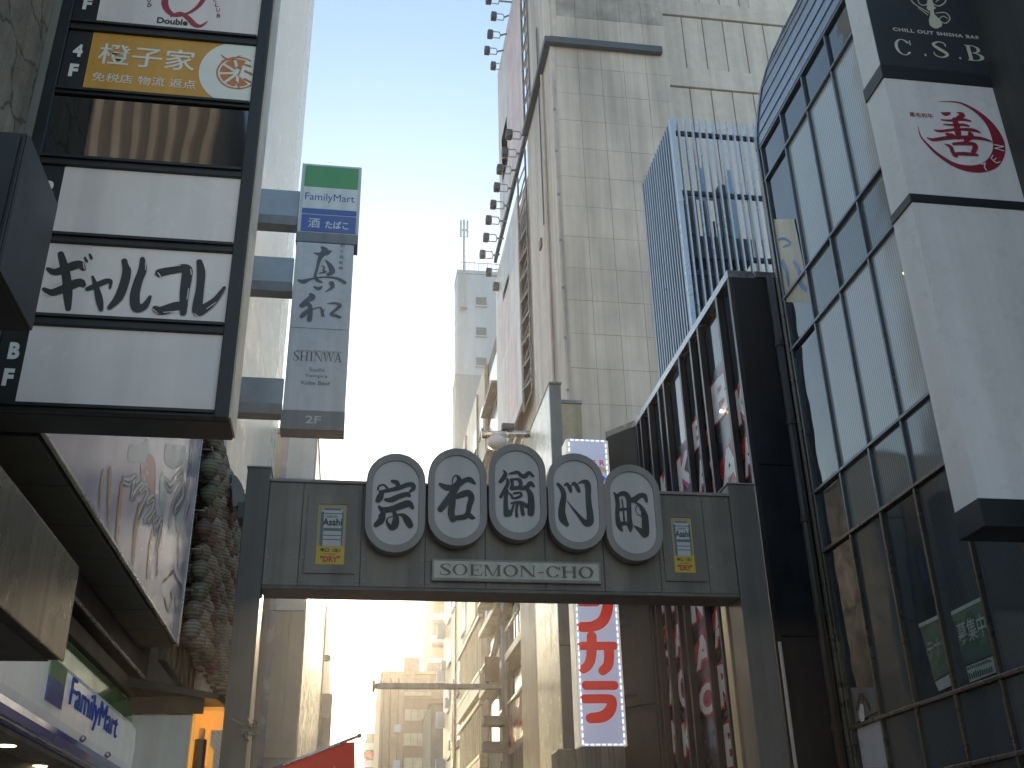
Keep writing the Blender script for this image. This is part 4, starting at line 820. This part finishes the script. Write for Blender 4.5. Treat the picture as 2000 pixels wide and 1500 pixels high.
# ================================================================== right side: dark finned karaoke building
XD = 6.0
db = thing('karaoke_building', 'black building with brown vertical fins over red and white window graphics', 'building', (8, 17.5, 0))
ZR = 10.95
YA = 14.43; YB = 20.72
boxp('core', 'dark_clad', db, 6.42, 12, YA+.04, 30, 0, ZR-.1)
boxp('core', 'dark_clad', db, 5.50, 6.41, 21.5, 27, 0, ZR-.25)
for z0, z1 in ((0, 2.6), (2.61, 4.9), (4.91, 7.55), (7.56, ZR)): boxp('end_panel', 'dark_clad', db, 6.06, 7.6, YA, YA+.039, z0, z1-.004, bev=.004)
B().add([(6.0, YA+.02, ZR), (6.45, YA+.02, ZR), (6.45, YB, ZR), (6.0, YB, ZR), (5.49, 21.42, ZR), (6.45, 21.42, ZR), (6.0, YA+.02, ZR+.14), (6.45, YA+.02, ZR+.14), (6.45, YB, ZR+.14), (6.0, YB, ZR+.14), (5.49, 21.42, ZR+.14), (6.45, 21.42, ZR+.14)],
        [[0, 3, 2, 1], [3, 4, 5, 2], [6, 7, 8, 9], [9, 8, 11, 10], [0, 1, 7, 6], [1, 2, 8, 7], [2, 5, 11, 8], [5, 4, 10, 11], [4, 3, 9, 10], [3, 0, 6, 9]]).obj('coping', 'coping', db)
boxp('end_coping', 'coping', db, 6.46, 7.6, YA-.03, YA+.3, ZR+.002, ZR+.12, bev=.008)
for z0, z1 in ((0, 5), (5.01, 8.0), (8.01, ZR-.01)):
    B().add([(6.0, YB, z0), (5.49, 21.42, z0), (5.49, 21.42, z1), (6.0, YB, z1), (6.2, YB+.1, z0), (5.6, 21.5, z0), (5.6, 21.5, z1), (6.2, YB+.1, z1)], [[0, 1, 2, 3], [7, 6, 5, 4], [0, 4, 5, 1], [3, 2, 6, 7], [0, 3, 7, 4], [1, 5, 6, 2]]).obj('angled_panel', 'dark_clad', db)
FP = [(1423, 1433), (1395, 1406), (1359, 1369), (1344, 1352), (1323, 1331), (1293, 1301), (1283, 1289), (1264, 1272), (1249, 1256)]
fins = []
for a, b in FP:
    # top of each fin sits on the roof line of the facade
    t = (a-1241)/(1422-1241); py = 843+(534-843)*t; p = atx(a+2, py, XD); fins.append(p.y)
fins[0] = YA+.05
fins += [YB-.10]
for i, y in enumerate(fins):
    boxp('fin', 'fin_brown', db, XD, XD+.11, y-.045, y+.045, .12, ZR-.004, bev=.004)
WX = XD+.125
bays = sorted(fins)
for i, (ya, yb) in enumerate(zip(bays, bays[1:])):
    for z0, z1 in ((.12, 2.5), (2.52, 5.1), (5.12, 7.4), (7.42, 9.2), (9.22, ZR-.02)):
        boxp('window_strip', 'dark_glass', db, WX, WX+.05, ya+.05, yb-.05, z0, z1-.01)
# window graphics: slanted red blocks with white letters, one set in each bay
words = ['KARAOKE', 'BAR', 'JANKARA', 'BAR', 'KARAOKE', 'JANKARA', 'KARAOKE BAR', 'JAN', 'KARA']
gr = random.Random(11)
for i, (ya, yb) in enumerate(zip(bays, bays[1:])):
    wy = yb-ya-.11
    if wy < .12: continue
    top = [9.3, 9.9, 9.2, 9.7, 9.4, 9.0, 9.5, 9.2, 9.0][i % 9]; low = [2.6, 3.0, 2.4, 2.9, 3.2, 2.6, 2.8, 2.5, 2.7][i % 9]
    wd = words[i % len(words)]; z = top; k = 0; sl = .42*min(wy, .8)
    gp = boxp('window_graphic', 'vinyl_dark', db, WX-.006, WX-.002, ya+.055, yb-.055, low, top)
    def band(z0, h, m, x):
        P = [Vector((x, ya+.056, z0+sl)), Vector((x, yb-.056, z0)), Vector((x, yb-.056, z0+h)), Vector((x, ya+.056, min(top, z0+sl+h)))]
        if (P[1]-P[0]).cross(P[2]-P[1]).dot(W_) < 0: P.reverse()
        B().slab(P, W_, .001).obj('red_band' if m == 'vinyl_red' else 'pale_band', m, gp)
    while z-.95 > low:
        ch = wd[k % len(wd)]; k += 1
        if ch == ' ': z -= .35; continue
        hh = gr.uniform(.80, 1.0)
        if gr.random() < .9: band(z-.30-sl, .30, 'vinyl_red', WX-.009)
        # white letter with a red drop shadow
        text(ch, (WX-.010, yb-.06, z-hh+.02), WEST, wy-.02, hh-.20, 'vinyl_red', gp, bold=.12)
        text(ch, (WX-.012, yb-.075, z-hh+.06), WEST, wy-.05, hh-.28, 'vinyl_white', gp, bold=.04)
        z -= hh+gr.choice([0, .02, .35])
a, b = atx(1500, 530, 6.3), aty(1502, 545, YA-.08)
pi = B(); pt, pbm = aty(1504, 548, YA-.10), aty(1640, 1500, YA-.10)
pi.tube((pt.x, YA-.10, ZR), (pt.x, YA-.10, .1), .062, 12)
pp_ = pi.obj('downpipe', 'pipe_brown', db, smooth=True)
for z in (9.6, 8.2, 6.6, 5.2, 3.6, 2.4): B().tube((pt.x, YA-.10, z), (pt.x, YA-.10, z+.09), .075, 12).obj('pipe_collar', 'pipe_brown', pp_)
# sunlit narrow post standing inside the gate
sp = aty(1437, 1300, 13.6); tag(boxp('door_post', 'rail_yellow', None, sp.x-.09, sp.x+.05, 13.5, 13.7, .12, 5.3, bev=.01), 'slim tan post just behind the right gate pillar', 'post')
tag(boxp('white_rod', 'vinyl_white', None, 5.62, 5.655, 13.4, 13.44, .12, 4.6, bev=.004), 'thin white rod standing right of the right gate pillar', 'post')
# ---- blue louvred tower on the roof
lt_ = thing('louvred_plant_tower', 'blue metal louvred plant screen rising above the black building', 'tower', (8, 20, 10.9))
LXx, LY, LY2, LZ = 6.8, 18.62, 21.2, 17.92
boxp('plant', 'plant_dark', lt_, 7.0, 8.9, 19.4, 21.0, 10.95, 14.3, bev=.02); boxp('plant', 'plant_dark', lt_, 7.1, 8.8, 19.5, 20.6, 14.75, 15.3, bev=.02); boxp('plant', 'plant_dark', lt_, 7.3, 7.6, 19.6, 20.0, 15.4, 16.4, bev=.02); boxp('plant', 'plant_dark', lt_, 8.2, 8.4, 19.6, 20.0, 15.4, 16.9, bev=.02)
for k in range(15):
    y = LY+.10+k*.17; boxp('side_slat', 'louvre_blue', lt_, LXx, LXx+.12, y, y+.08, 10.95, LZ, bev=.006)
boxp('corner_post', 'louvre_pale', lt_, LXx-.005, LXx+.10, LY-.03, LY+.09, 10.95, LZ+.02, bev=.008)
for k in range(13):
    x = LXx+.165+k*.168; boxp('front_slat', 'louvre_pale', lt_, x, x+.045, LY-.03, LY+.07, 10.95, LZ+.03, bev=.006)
for z in (LZ-.32, 15.9, 14.2, 13.75, 12.3): boxp('cross_rail', 'plant_dark', lt_, LXx+.11, LXx+2.25, LY+.08, LY+.16, z-.05, z+.05)
for x in (7.25, 7.95, 8.7): boxp('inner_post', 'louvre_blue', lt_, x, x+.12, 20.2, 20.34, 10.95, LZ-.1)
boxp('back_rail', 'louvre_blue', lt_, LXx+.1, 9.0, 21.0, 21.1, LZ-.4, LZ-.25)
pp_rng = random.Random(5)
for k in range(9):
    x = 7.0+k*.2; B().tube((x, 19.2, 11), (x, 19.2, pp_rng.uniform(13.5, 16.2)), .025, 6).obj('duct_pipe', 'plant_dark', lt_)
# ================================================================== beige tiled tower
bt_ = thing('beige_tower', 'tall beige tiled tower with a dark ledge behind the right side roofs', 'building', (9.5, 36, 0))
TX0, TX1, TY = 6.93, 11.50, 32.0
boxp('core', 'beige_wall', bt_, TX0+.03, TX1, TY+.05, 37.8, 0, 44)
boxp('corner_strip', 'beige_wall', bt_, TX0-.02, TX0+.16, TY-.05, 37.8, 0, 32.86); boxp('corner_strip', 'beige_wall', bt_, TX0+.1, TX0+.30, TY-.03, 37.8, 33.3, 44)
tw_, th_ = .952, 1.372
proto = None
for r in range(24):
    for c_ in range(5):
        z = 15.42+th_*(r-3); x = TX0+.17+tw_*c_
        if z < 8 or z+th_ > 44: continue
        if 32.0 < z < 33.3 and False: continue
        if c_ == 4 and x+tw_ > TX1+.6: continue
        if proto is None:
            proto = boxp('tile', 'beige_tile', bt_, 0, tw_-.010, -.012, .04, .005, th_-.005, bev=.004); 
            me = proto.data
            for v in me.vertices: v.co = v.co+bt_.location
            proto.location = Vector((x, TY, z))-bt_.location
        else:
            tl = inst(proto, Vector((x, TY+random.uniform(-.004, .004), z))-bt_.location, bt_)
            if z > 33.4: tl.material_slots[0].link = 'OBJECT'; tl.material_slots[0].material = MATS['beige_stain']
lg_ = boxp('ledge', 'flood_black', bt_, TX0-.05, TX1+.1, TY-.28, TY-.05, 32.90, 33.22, bev=.01)
boxp('ledge', 'flood_black', bt_, TX0-.28, TX0-.03, TY-.28, 37.7, 32.90, 33.20, bev=.01)
boxp('slot', 'flood_black', bt_, TX0-.05, TX0-.021, 34.6, 34.75, 26.0, 36.5)
p = aty(1094, 500, TY); B().tube((TX0+.02, TY-.09, 8), (TX0+.02, TY-.09, 31), .035, 6).obj('conduit', 'beige_wall', bt_)
for k in range(11): boxp('conduit_clip', 'steel_dull', bt_, TX0-.03, TX0+.07, TY-.13, TY-.052, 9+k*2.05, 9.08+k*2.05)
for z_ in (18.4, 25.3): boxp('vent', 'wall_grey', bt_, TX0-.10, TX0-.022, 35.2, 35.6, z_, z_+.4, bev=.02)
B().tube((TX0-.10, 33.6, 8), (TX0-.10, 33.6, 32.8), .06, 8).obj('drainpipe', 'beige_wall', bt_)
# ribbed cream tower further back
rb = thing('ribbed_cream_tower', 'cream tower of ribbed panels between beige tower and glass building', 'building', (18, 44, 0))
RY = 36.0
def zr_(px, py): return aty(px, py, RY).z
rx0 = aty(1300, 150, RY).x
ZL = [8, 22.5, zr_(1290, 152)-.9, zr_(1290, 152)-.02]
lev = [(12, zr_(1300, 168)), (zr_(1300, 132), zr_(1300, 30)), (zr_(1300, 2), 60)]
boxp('core', 'ribbed_cream', rb, rx0+.05, 22, RY+.06, 50, 0, lev[2][0])
tz = lev[2][1]; xt = aty(1462, 20, RY).x
boxp('core', 'ribbed_cream', rb, rx0+.05, xt, RY+.06, 50, lev[2][0]+.01, tz)
boxp('side_wall', 'beige_wall', rb, rx0-.35, rx0+.04, RY+.05, 49, 0, 60)
pw = 1.02
for (z0, z1) in lev:
    k = 0; x = rx0+.08
    while x+pw < (xt if z0 > 45 else 21.5):
        boxp('rib_panel', 'ribbed_cream', rb, x, x+pw-.05, RY-.03, RY+.05, z0+.05, min(z1, 60)-.05, bev=.01); x += pw
for z0, z1 in ((lev[0][1], lev[1][0]), (lev[1][1], lev[2][0])): boxp('floor_band', 'ribbed_cream', rb, rx0-.02, 21.6, RY-.12, RY+.05, z0, z1, bev=.01)
boxp('rooftop_box', 'flood_black', rb, aty(1488, 22, RY+4).x, aty(1532, 22, RY+4).x, RY+4, RY+6, lev[2][0]+.02, lev[2][0]+1.3, bev=.02)
boxp('parapet', 'ribbed_cream', rb, xt+.02, 21.6, RY-.1, RY+.3, lev[2][0]+.005, lev[2][0]+.6)

# small lit lamp, and a bulb added to imitate a reflected light
p = atx(1768, 533, XG-.1); wl_ = thing('reflection_bulb', 'tiny added bulb imitating a warm light reflected in the glass beside white sign', 'lamp', p)
B().tube(p+Vector((.1, 0, .03)), p, .018, 8).obj('stem', 'mullion', wl_); B().ball(p, .028, .028, .022, 10, 8).obj('bulb', 'lamp_warm', wl_, smooth=True)
p = atx(1409, 803, XD+.06); wl_ = thing('bay_lamp', 'tiny lit lamp between the fins of the black building', 'lamp', p)
B().ball(p, .03, .05, .025, 10, 8).obj('bulb', 'lamp_warm', wl_, smooth=True); B().tube(p, p+Vector((.06, 0, .05)), .012, 6).obj('stem', 'mullion', wl_)
# ================================================================== lit karaoke sign
JY = 20.9
js = thing('lit_karaoke_sign', 'tall lit white vertical sign with big red katakana behind the gate', 'sign', (4.95, 21, 4.2))
jx0, jx1, jz0, jz1 = 4.50, 5.37, 4.22, 10.66
boxp('casing', 'lit_side', js, jx0-.04, jx1+.04, JY+.02, JY+.5, jz0, jz1, bev=.01)
jf = boxp('face', 'lit_white', js, jx0, jx1, JY, JY+.019, jz0, jz1)
def kz(py): return aty(1170, py, JY).z
JK = [[[(1335,120,55),(1468,120,55)], [(1560,70,95),(1560,160,95),(1520,265,95),(1440,312,90),(1342,318,85)]],
      [[(1342,475,72),(1612,475,72)], [(1428,395,88),(1428,500,88),(1418,590,86),(1392,642,80),(1358,668,76)], [(1570,480,88),(1572,580,88),(1560,640,86),(1520,682,80)]],
      [[(1380,803,76),(1615,803,76)], [(1368,915,76),(1560,915,78),(1598,935,82),(1580,1010,95),(1520,1062,95),(1418,1076,85)]],
      [[(1330,-180,70),(1620,-200,70)], [(1420,-240,70),(1470,20,80)]], [[(1340,-420,60),(1420,-390,60)], [(1340,-340,60),(1420,-310,60)], [(1340,-270,80),(1480,-300,90),(1600,-430,80)]]]
for st in JK: brush_px(st, 820, 1150, .235, 'y', JY, 'lit_red', jf, N_, 'katakana', fat=.95)
for ch, px0, px1, py in (('E', 1154, 1164, 909), ('R', 1171, 1181, 909), ('U', 1124, 1133, 909), ('P', 1138, 1147, 909)):
    a, b = aty(px0, py, JY), aty(px1, py, JY); text(ch, (a.x, JY, a.z), FRONT, b.x-a.x, .125, 'lit_red', jf, bold=.03)
cx_, cz_ = jx0+.62, kz(940)
for r, m, l in ((.40, 'lit_tan', .003), (.30, 'lit_white', .005), (.22, 'lit_blue', .007), (.07, 'lit_white', .009)):
    B().slab([Vector((max(jx0, min(jx1-.03, cx_+r*math.cos(t))), JY-l, cz_-.05+r*math.sin(t))) for t in [2*math.pi*j/24 for j in range(24)]], N_, .001).obj('round_emblem', m, jf)
ld = B(); z = jz0+.03
while z < jz1-.05:
    for x in (jx0+.012, jx1-.034): ld.box(x, x+.022, JY-.012, JY-.001, z, z+.075)
    z += .13
x = jx0+.06
while x < jx1-.1:
    for z in (jz0+.012, jz1-.036): ld.box(x, x+.065, JY-.012, JY-.001, z, z+.022)
    x += .115
ld.obj('led_border', 'led', js, kind='stuff')
boxp('base_box', 'wall_grey', js, jx0+.0, jx1-.02, JY+.03, JY+.45, 2.9, jz0-.005)
for k in range(9): boxp('base_rib', 'steel_dull', js, jx0+.02+k*.09, jx0+.06+k*.09, JY+.01, JY+.029, 2.9, jz0-.01)
for z in (9.0, 6.6, 5.2): boxp('arm', 'flood_black', js, jx1+.041, 5.7, JY+.15, JY+.3, z, z+.12)
# cream slab sign/pillar beyond
sb = thing('cream_slab_pillar', 'tall cream slab pillar catching sunlight left of the lit sign', 'pillar', (4.9, 25.4, 0))
boxp('body', 'gloss_cream', sb, 4.745, 5.05, 24.05, 27.0, 0, 13.52); boxp('front_face', 'slate_box', sb, 4.75, 5.045, 24.0, 24.045, 0, 13.5)
for z in (3.4, 6.8, 10.2): boxp('joint', 'wall_dark', sb, 4.748, 5.047, 23.99, 24.01, z, z+.03)
boxp('cap', 'steel_dull', sb, 4.73, 5.07, 23.97, 27.02, 13.522, 13.58, bev=.008)
# ================================================================== billboard building with frames and floodlights
XB = 6.9
bbd = thing('billboard_building', 'building side carrying two faded hoardings and steel ladder frames', 'building', (9, 44, 0))
boxp('core', 'beige_wall', bbd, XB+.5, 14, 37.85, 49, 0, 33)
boxp('column', 'flood_black', bbd, XB+.25, XB+.5, 38.0, 39.0, 8, 46); boxp('column', 'tan_facade', bbd, XB+.1, XB+.5, 37.9, 38.4, 8, 33)
up_b = boxp('hoarding', 'billboard', bbd, XB-.02, XB+.06, 38.6, 46.6, 33.7, 44.6)
for z0, z1, y0_, y1_, m in ((34, 40, 39.0, 43, 'billboard_pink'), (36, 44, 43.2, 46.3, 'billboard'), (34, 39, 43.5, 45.5, 'billboard_blue'), (40.2, 44.4, 39, 43, 'billboard_pink')): boxp('print', m, up_b, XB-.026, XB-.021, y0_, y1_, z0, z1)
lo_b = boxp('hoarding', 'billboard', bbd, XB-.02, XB+.06, 41.0, 48.7, 21.0, 32.0)
for z0, z1, y0_, y1_, m in ((21.5, 25.5, 42, 46, 'billboard_pink'), (26, 29.5, 44, 48, 'billboard_pink'), (29, 31.6, 42, 46, 'billboard_blue')): boxp('print', m, lo_b, XB-.026, XB-.021, y0_, y1_, z0, z1)
for y0_, y1_, z0, z1 in ((36.9, 38.5, 33.2, 46), (38.7, 40.9, 20.5, 33)):
    n = int((z1-z0)/.55)
    for y in (y0_, y1_): boxp('frame_post', 'steel_dull', bbd, XB, XB+.08, y, y+.08, z0, z1)
    for k in range(n):
        z = z0+k*.55; B().tube((XB+.03, y0_, z), (XB+.03, y1_, z+(.5 if k % 2 else 0)), .035, 5).obj('frame_brace', 'steel_dull', bbd)
boxp('frame_rail', 'flood_black', bbd, XB-.06, XB+.1, 37.0, 49, 33.25, 33.55)
# floodlights on arms
FL = [((955, 0), 1000, 4), ((965, 32), 994, 30), ((958, 67), 990, 66), ((952, 99), 984, 98), ((964, 129), 976, 128), ((995, 263), 1024, 262), ((987, 298), 1016, 300), ((977, 331), 1010, 332), ((971, 366), 1000, 368), ((964, 400), 994, 402),
      ((955, 430), 990, 432), ((950, 464), 984, 466), ((943, 497), 976, 497), ((955, 532), 972, 534), ((969, 560), 975, 562)]
for k, ((hx, hy), bx_, by_) in enumerate(FL):
    bp_ = atx(bx_, by_, XB); h = aty(hx, hy, bp_.y)
    fl = thing('floodlight', f'{"top" if k == 0 else ORD[k]+" from the top" if k else ""} black floodlight on an arm beside the faded hoardings', 'floodlight', bp_, 'floodlights along the hoardings')
    B().tube((bp_.x, bp_.y, bp_.z), (h.x+.55, bp_.y, h.z), .05, 6).obj('arm', 'steel_dull', fl)
    y = bp_.y
    for dz in (-.22, .22): B().tube((h.x+.55, y, h.z), (h.x+.5, y, h.z+dz), .03, 5).tube((h.x+.5, y, h.z+dz), (h.x+.1, y, h.z+dz), .03, 5).obj('yoke', 'mast_grey', fl)
    hb = boxp('head', 'flood_black', fl, h.x-.17, h.x+.12, y-.2, y+.2, h.z-.20, h.z+.20, bev=.05); boxp('lens', 'flood_glass', hb, h.x+.122, h.x+.14, y-.16, y+.16, h.z-.16, h.z+.16)
# ================================================================== right row beyond
tb = thing('tan_building', 'tan sunlit building far down the right side of the street', 'building', (10, 60, 0))
boxp('core', 'tan_facade', tb, XB+.06, 15, 54, 80, 0, 29.5); boxp('core', 'wall_dark', tb, XB+.2, 15, 49.2, 53.98, 0, 29.4)
for k in range(8):
    boxp('wall_panel', 'tan_light' if k % 3 else 'tan_facade', tb, XB, XB+.055, 54+k*3.2, 57.15+k*3.2, 0, 29.48)
for k in range(7): boxp('window', 'window_grey', tb, XB+.15, XB+.199, 49.5, 53.6, 9+k*2.9, 10.8+k*2.9); 
for k in range(7): boxp('ledge', 'steel_dull', tb, XB-.25, XB+.19, 49.3, 53.9, 8.6+k*2.9, 8.75+k*2.9)
for k in range(5): boxp('wall_lamp', 'pale_tower', tb, XB-.6, XB-.005, 78.4, 78.9, 9.5+k*3.2, 10.6+k*3.2, bev=.05)
ar = random.Random(21)
for k in range(7):
    for r_ in range(8):
        if ar.random() < .25: continue
        y_ = 54.6+k*3.2; z_ = 4+r_*3.1
        wn = boxp('window', 'window_grey', tb, XB-.03, XB-.002, y_, y_+1.7, z_, z_+1.5); boxp('sill', 'steel_dull', wn, XB-.14, XB-.003, y_-.1, y_+1.8, z_-.12, z_-.01)
        if ar.random() < .45: boxp('air_conditioner', 'pale_tower', tb, XB-.5, XB-.145, y_+1.9, y_+2.7, z_-.1, z_+.5, bev=.03)
for y_ in (57.1, 63.4, 69.9): B().tube((XB-.07, y_, .1), (XB-.07, y_, 29), .06, 6).obj('drainpipe', 'steel_dull', tb)
# low shops: arch sign, balcony with bars, shutters, shop boards
sh = thing('balcony_shop', 'low shop with sunlit barred balconies and dark shutter down the right side', 'building', (8, 54, 0))
boxp('core', 'brown_light', sh, 6.3, 6.88, 49.3, 60, 0, 15)
def rowbars(z0, z1, ya, yb, n, nm='baluster'):
    for k in range(n):
        y = ya+(yb-ya)*k/n; boxp(nm, 'rail_yellow', sh, 6.0, 6.06, y, y+.12, z0, z1)
rowbars(11.2, 13.6, 49.5, 59.5, 15); rowbars(7.6, 9.6, 49.5, 59.5, 13)
for z in (11.0, 13.62, 10.2, 7.3, 9.62): boxp('rail', 'rail_yellow', sh, 5.92, 6.14, 49.4, 59.7, z, z+.18, bev=.01)
boxp('balcony_slab', 'tan_light', sh, 5.95, 6.29, 49.4, 59.7, 10.4, 10.98); boxp('balcony_slab', 'tan_light', sh, 5.95, 6.29, 49.4, 59.7, 6.9, 7.28)
for k in range(7): boxp('shutter_slat', 'slate_box', sh, 6.2, 6.29, 50, 53, 4.6+k*.36, 4.93+k*.36)
boxp('cloth_sign', 'tan_light', sh, 5.9, 6.0, 50.5, 54.5, 13.9, 15.6)
aw = thing('arch_sign', 'tall pointed arch sign with pale ringed outline down the street', 'sign', (6.0, 62, 8.5))
for r, m in ((1.0, 'vinyl_red'), (.78, 'tan_light'), (.52, 'vinyl_red'), (.30, 'tan_light')):
    V = [Vector((5.9-(1-r)*.1, 62+1.1*r*math.cos(t), 10.2+(2.9 if math.sin(t) > 0 else 2.0)*r*math.sin(t))) for t in [2*math.pi*j/24 for j in range(24)]]
    B().slab(list(reversed(V)), W_, .06).obj('ring', m, aw)
B().tube((6.0, 62, .1), (6.0, 62, 8.4), .08, 8).obj('post', 'steel_dull', aw)
s2 = thing('corner_shop', 'three storey shop with railings, red sign board and lit screens on right side', 'building', (8, 42, 0))
boxp('core', 'wall_grey', s2, 6.3, 6.88, 34.5, 48.5, 0, 16)
for z0, z1 in ((7.4, 9.3), (10.2, 12.0), (12.9, 15.2)):
    for k in range(4): wn = boxp('window', 'window_bright' if (k+int(z0)) % 2 else 'window_grey', s2, 6.25, 6.29, 35+k*3.2, 37.9+k*3.2, z0, z1)
for z in (9.6, 12.3): boxp('balcony_slab', 'tan_light', s2, 5.75, 6.29, 34.6, 48, z, z+.28, bev=.01)
for k in range(16): boxp('baluster', 'steel_dull', s2, 5.80, 5.84, 35+k*.8, 35.06+k*.8, 9.9, 10.75)
boxp('rail', 'steel_bright', s2, 5.78, 5.86, 34.8, 47.8, 10.76, 10.83)
rbd = boxp('sign_board', 'brown_light', s2, 5.85, 5.95, 36.0, 42.0, 6.3, 8.0); boxp('board_print', 'vinyl_red', rbd, 5.84, 5.849, 36.4, 41.0, 6.5, 7.2); boxp('board_trim', 'steel_bright', rbd, 5.80, 5.97, 35.9, 42.1, 8.002, 8.1)
for k, ch in enumerate('居酒屋'): text(ch, (5.84, 41.4-k*1.7, 7.25), WEST, 1.2, .6, 'vinyl_red', rbd, bold=.03)
for k in range(6): boxp('air_conditioner', 'pale_tower', s2, 5.9, 6.24, 35.6+k*2.1, 36.4+k*2.1, 12.62+(k % 2)*.0, 13.2, bev=.03)
for y_ in (38.05, 41.2, 44.4): B().tube((6.2, y_, .1), (6.2, y_, 15.8), .05, 6).obj('drainpipe', 'steel_dull', s2)
boxp('awning', 'tan_light', s2, 5.2, 6.29, 35.5, 44, 12.6, 12.75)
boxp('screen', 'screen_violet', s2, 5.9, 5.97, 38.4, 41.0, 4.2, 5.6); boxp('screen', 'screen_blue', s2, 5.9, 5.97, 34.9, 36.6, 4.4, 6.3)
for a, b in (((5.75, 35.0, 13.2), (5.75, 45, 9.9)), ((5.7, 36.5, 12.2), (5.7, 44.5, 9.7))): B().tube(a, b, .10, 6).obj('stair_beam', 'steel_dull', s2)
for k in range(5):
    B().ball((5.5, 36.2+k*.5, 11.2-k*.1), .2, .2, .25, 10, 8).obj('hanging_lantern', 'lantern_red' if k % 2 else 'lantern_white', s2, smooth=True)
gbx = aty(1150, 1480, 22); tag(boxp('utility_cabinet', 'wall_grey', None, aty(1088, 1480, 22.5).x, aty(1122, 1480, 22.5).x, 22.5, 23.2, .12, aty(1100, 1462, 22.5).z, bev=.05), 'grey metal cabinet with rounded corners below the lit sign', 'cabinet')
# tall grey wall behind the lit sign
wl = thing('tan_side_wall', 'narrow tan wall strip between slab pillar and lit sign', 'wall', (5.6, 28, 0))
boxp('wall', 'tan_facade', wl, 5.45, 6.3, 27.2, 34, 0, 14.5); boxp('cap', 'steel_dull', wl, 5.4, 6.32, 27.15, 34, 14.502, 14.6)
# ---- street lamp pole with long arm
LYp = 40.0
sl_ = thing('lamp_pole', 'grey steel pole with a long horizontal arm reaching over the street', 'street lamp', (5.82, 40, 0))
B().tube((5.82, LYp, .1), (5.82, LYp, 15), .21, 12, .16).obj('pole', 'steel_dull', sl_, smooth=True)
boxp('arm', 'steel_dull', sl_, .95, 5.65, LYp-.1, LYp+.1, 8.62, 8.83, bev=.04); boxp('arm_tip', 'steel_dull', sl_, .84, .949, LYp-.16, LYp+.16, 8.52, 8.92, bev=.03)
for z in (6.4, 7.3): boxp('pole_box', 'flood_black', sl_, 4.9, 5.7, LYp-.3, LYp+.3, z, z+.35, bev=.05)
boxp('pole_sign', 'wood_dark', sl_, 5.0, 5.55, LYp-.2, LYp-.1, 8.9, 9.8)
# camera arm near the slab pillar
ca = thing('camera_arm', 'pale horizontal bracket arm with pair of cameras above the gate signs', 'camera', (5.4, 30, 14.6))
B().tube((3.72, 30, 14.62), (5.45, 30, 14.72), .12, 10).obj('arm', 'steel_bright', ca, smooth=True)
B().ball((4.2, 29.95, 14.35), .34, .3, .24, 12, 8).obj('camera_dome', 'blue_grey_box', ca, smooth=True)
boxp('camera', 'flood_black', ca, 4.35, 4.75, 29.8, 30.1, 14.78, 14.98, bev=.03)
boxp('wall_plate', 'steel_dull', ca, 5.4, 5.5, 29.8, 30.2, 14.3, 15.1)
for x in (4.8, 5.05): B().tube((x, 30, 14.6), (x-.35, 30, 13.2), .04, 6).obj('strut', 'steel_bright', ca)
# ================================================================== guide's flag
fg = thing('guide_flag', 'red flag with a gold star on a slim pole at the bottom of view', 'flag', (-.3, 6, 2.2))
a, b = aty(702, 1437, 6), aty(430, 1541, 6)
B().tube(a, b, .008, 8).obj('pole', 'steel_bright', fg, smooth=True); B().ball(a, .013, .013, .013, 8, 6).obj('finial', 'steel_dull', fg, smooth=True)
d = (b-a); V = []; Fc = []; nu, nv = 26, 14
for j in range(nv+1):
    for i in range(nu+1):
        u, v = i/nu, j/nv; p = a+d*(.035+.60*u)+Vector((.02*v*1.2, 0, -.34*v-.012*(1-u)*(1-u)*v))
        p.y += .025*math.sin(u*9+v*2.2)*v+.018*math.sin(u*17+v*4)*v*.7
        p.z -= .006+.016*max(0, .12-u)/.12
        V.append(p)
for j in range(nv):
    for i in range(nu): Fc.append([j*(nu+1)+i, j*(nu+1)+i+1, (j+1)*(nu+1)+i+1, (j+1)*(nu+1)+i])
fo = B().add(V, Fc).obj('cloth', 'flag_red', fg, smooth=True); fm_ = fo.modifiers.new('t', 'SOLIDIFY'); fm_.thickness = .002
sc_ = aty(655, 1515, 5.90); P = []
for k in range(10):
    r = .055 if k % 2 == 0 else .023; t = math.radians(100+36*k); P.append(Vector((sc_.x+r*math.cos(t), 5.93, sc_.z+r*math.sin(t))))
B().slab(P, N_, .002).obj('star', 'flag_gold', fg)
B().tube(Vector((-.47, 6.0, 2.2)), Vector((-.75, 6.0, 1.3)), .008, 6).obj('pole_lower', 'steel_bright', fg)
# ================================================================== evening haze
HAZE = .00036
hz = B().box(-90, 110, -40, 190, -1.6, 66).obj('haze', 'asphalt', kind='stuff')
hm = bpy.data.materials.new('haze'); hm.use_nodes = True; hn = hm.node_tree; hn.nodes.clear()
ho = hn.nodes.new('ShaderNodeOutputMaterial'); hv = hn.nodes.new('ShaderNodeVolumePrincipled')
hv.inputs['Color'].default_value = (.98, .96, .93, 1); hv.inputs['Density'].default_value = HAZE; hv.inputs['Anisotropy'].default_value = .82
hn.links.new(hv.outputs[0], ho.inputs['Volume']); hz.data.materials[0] = hm
hz['label'] = 'thin warm evening haze filling the street'; hz['category'] = 'haze'
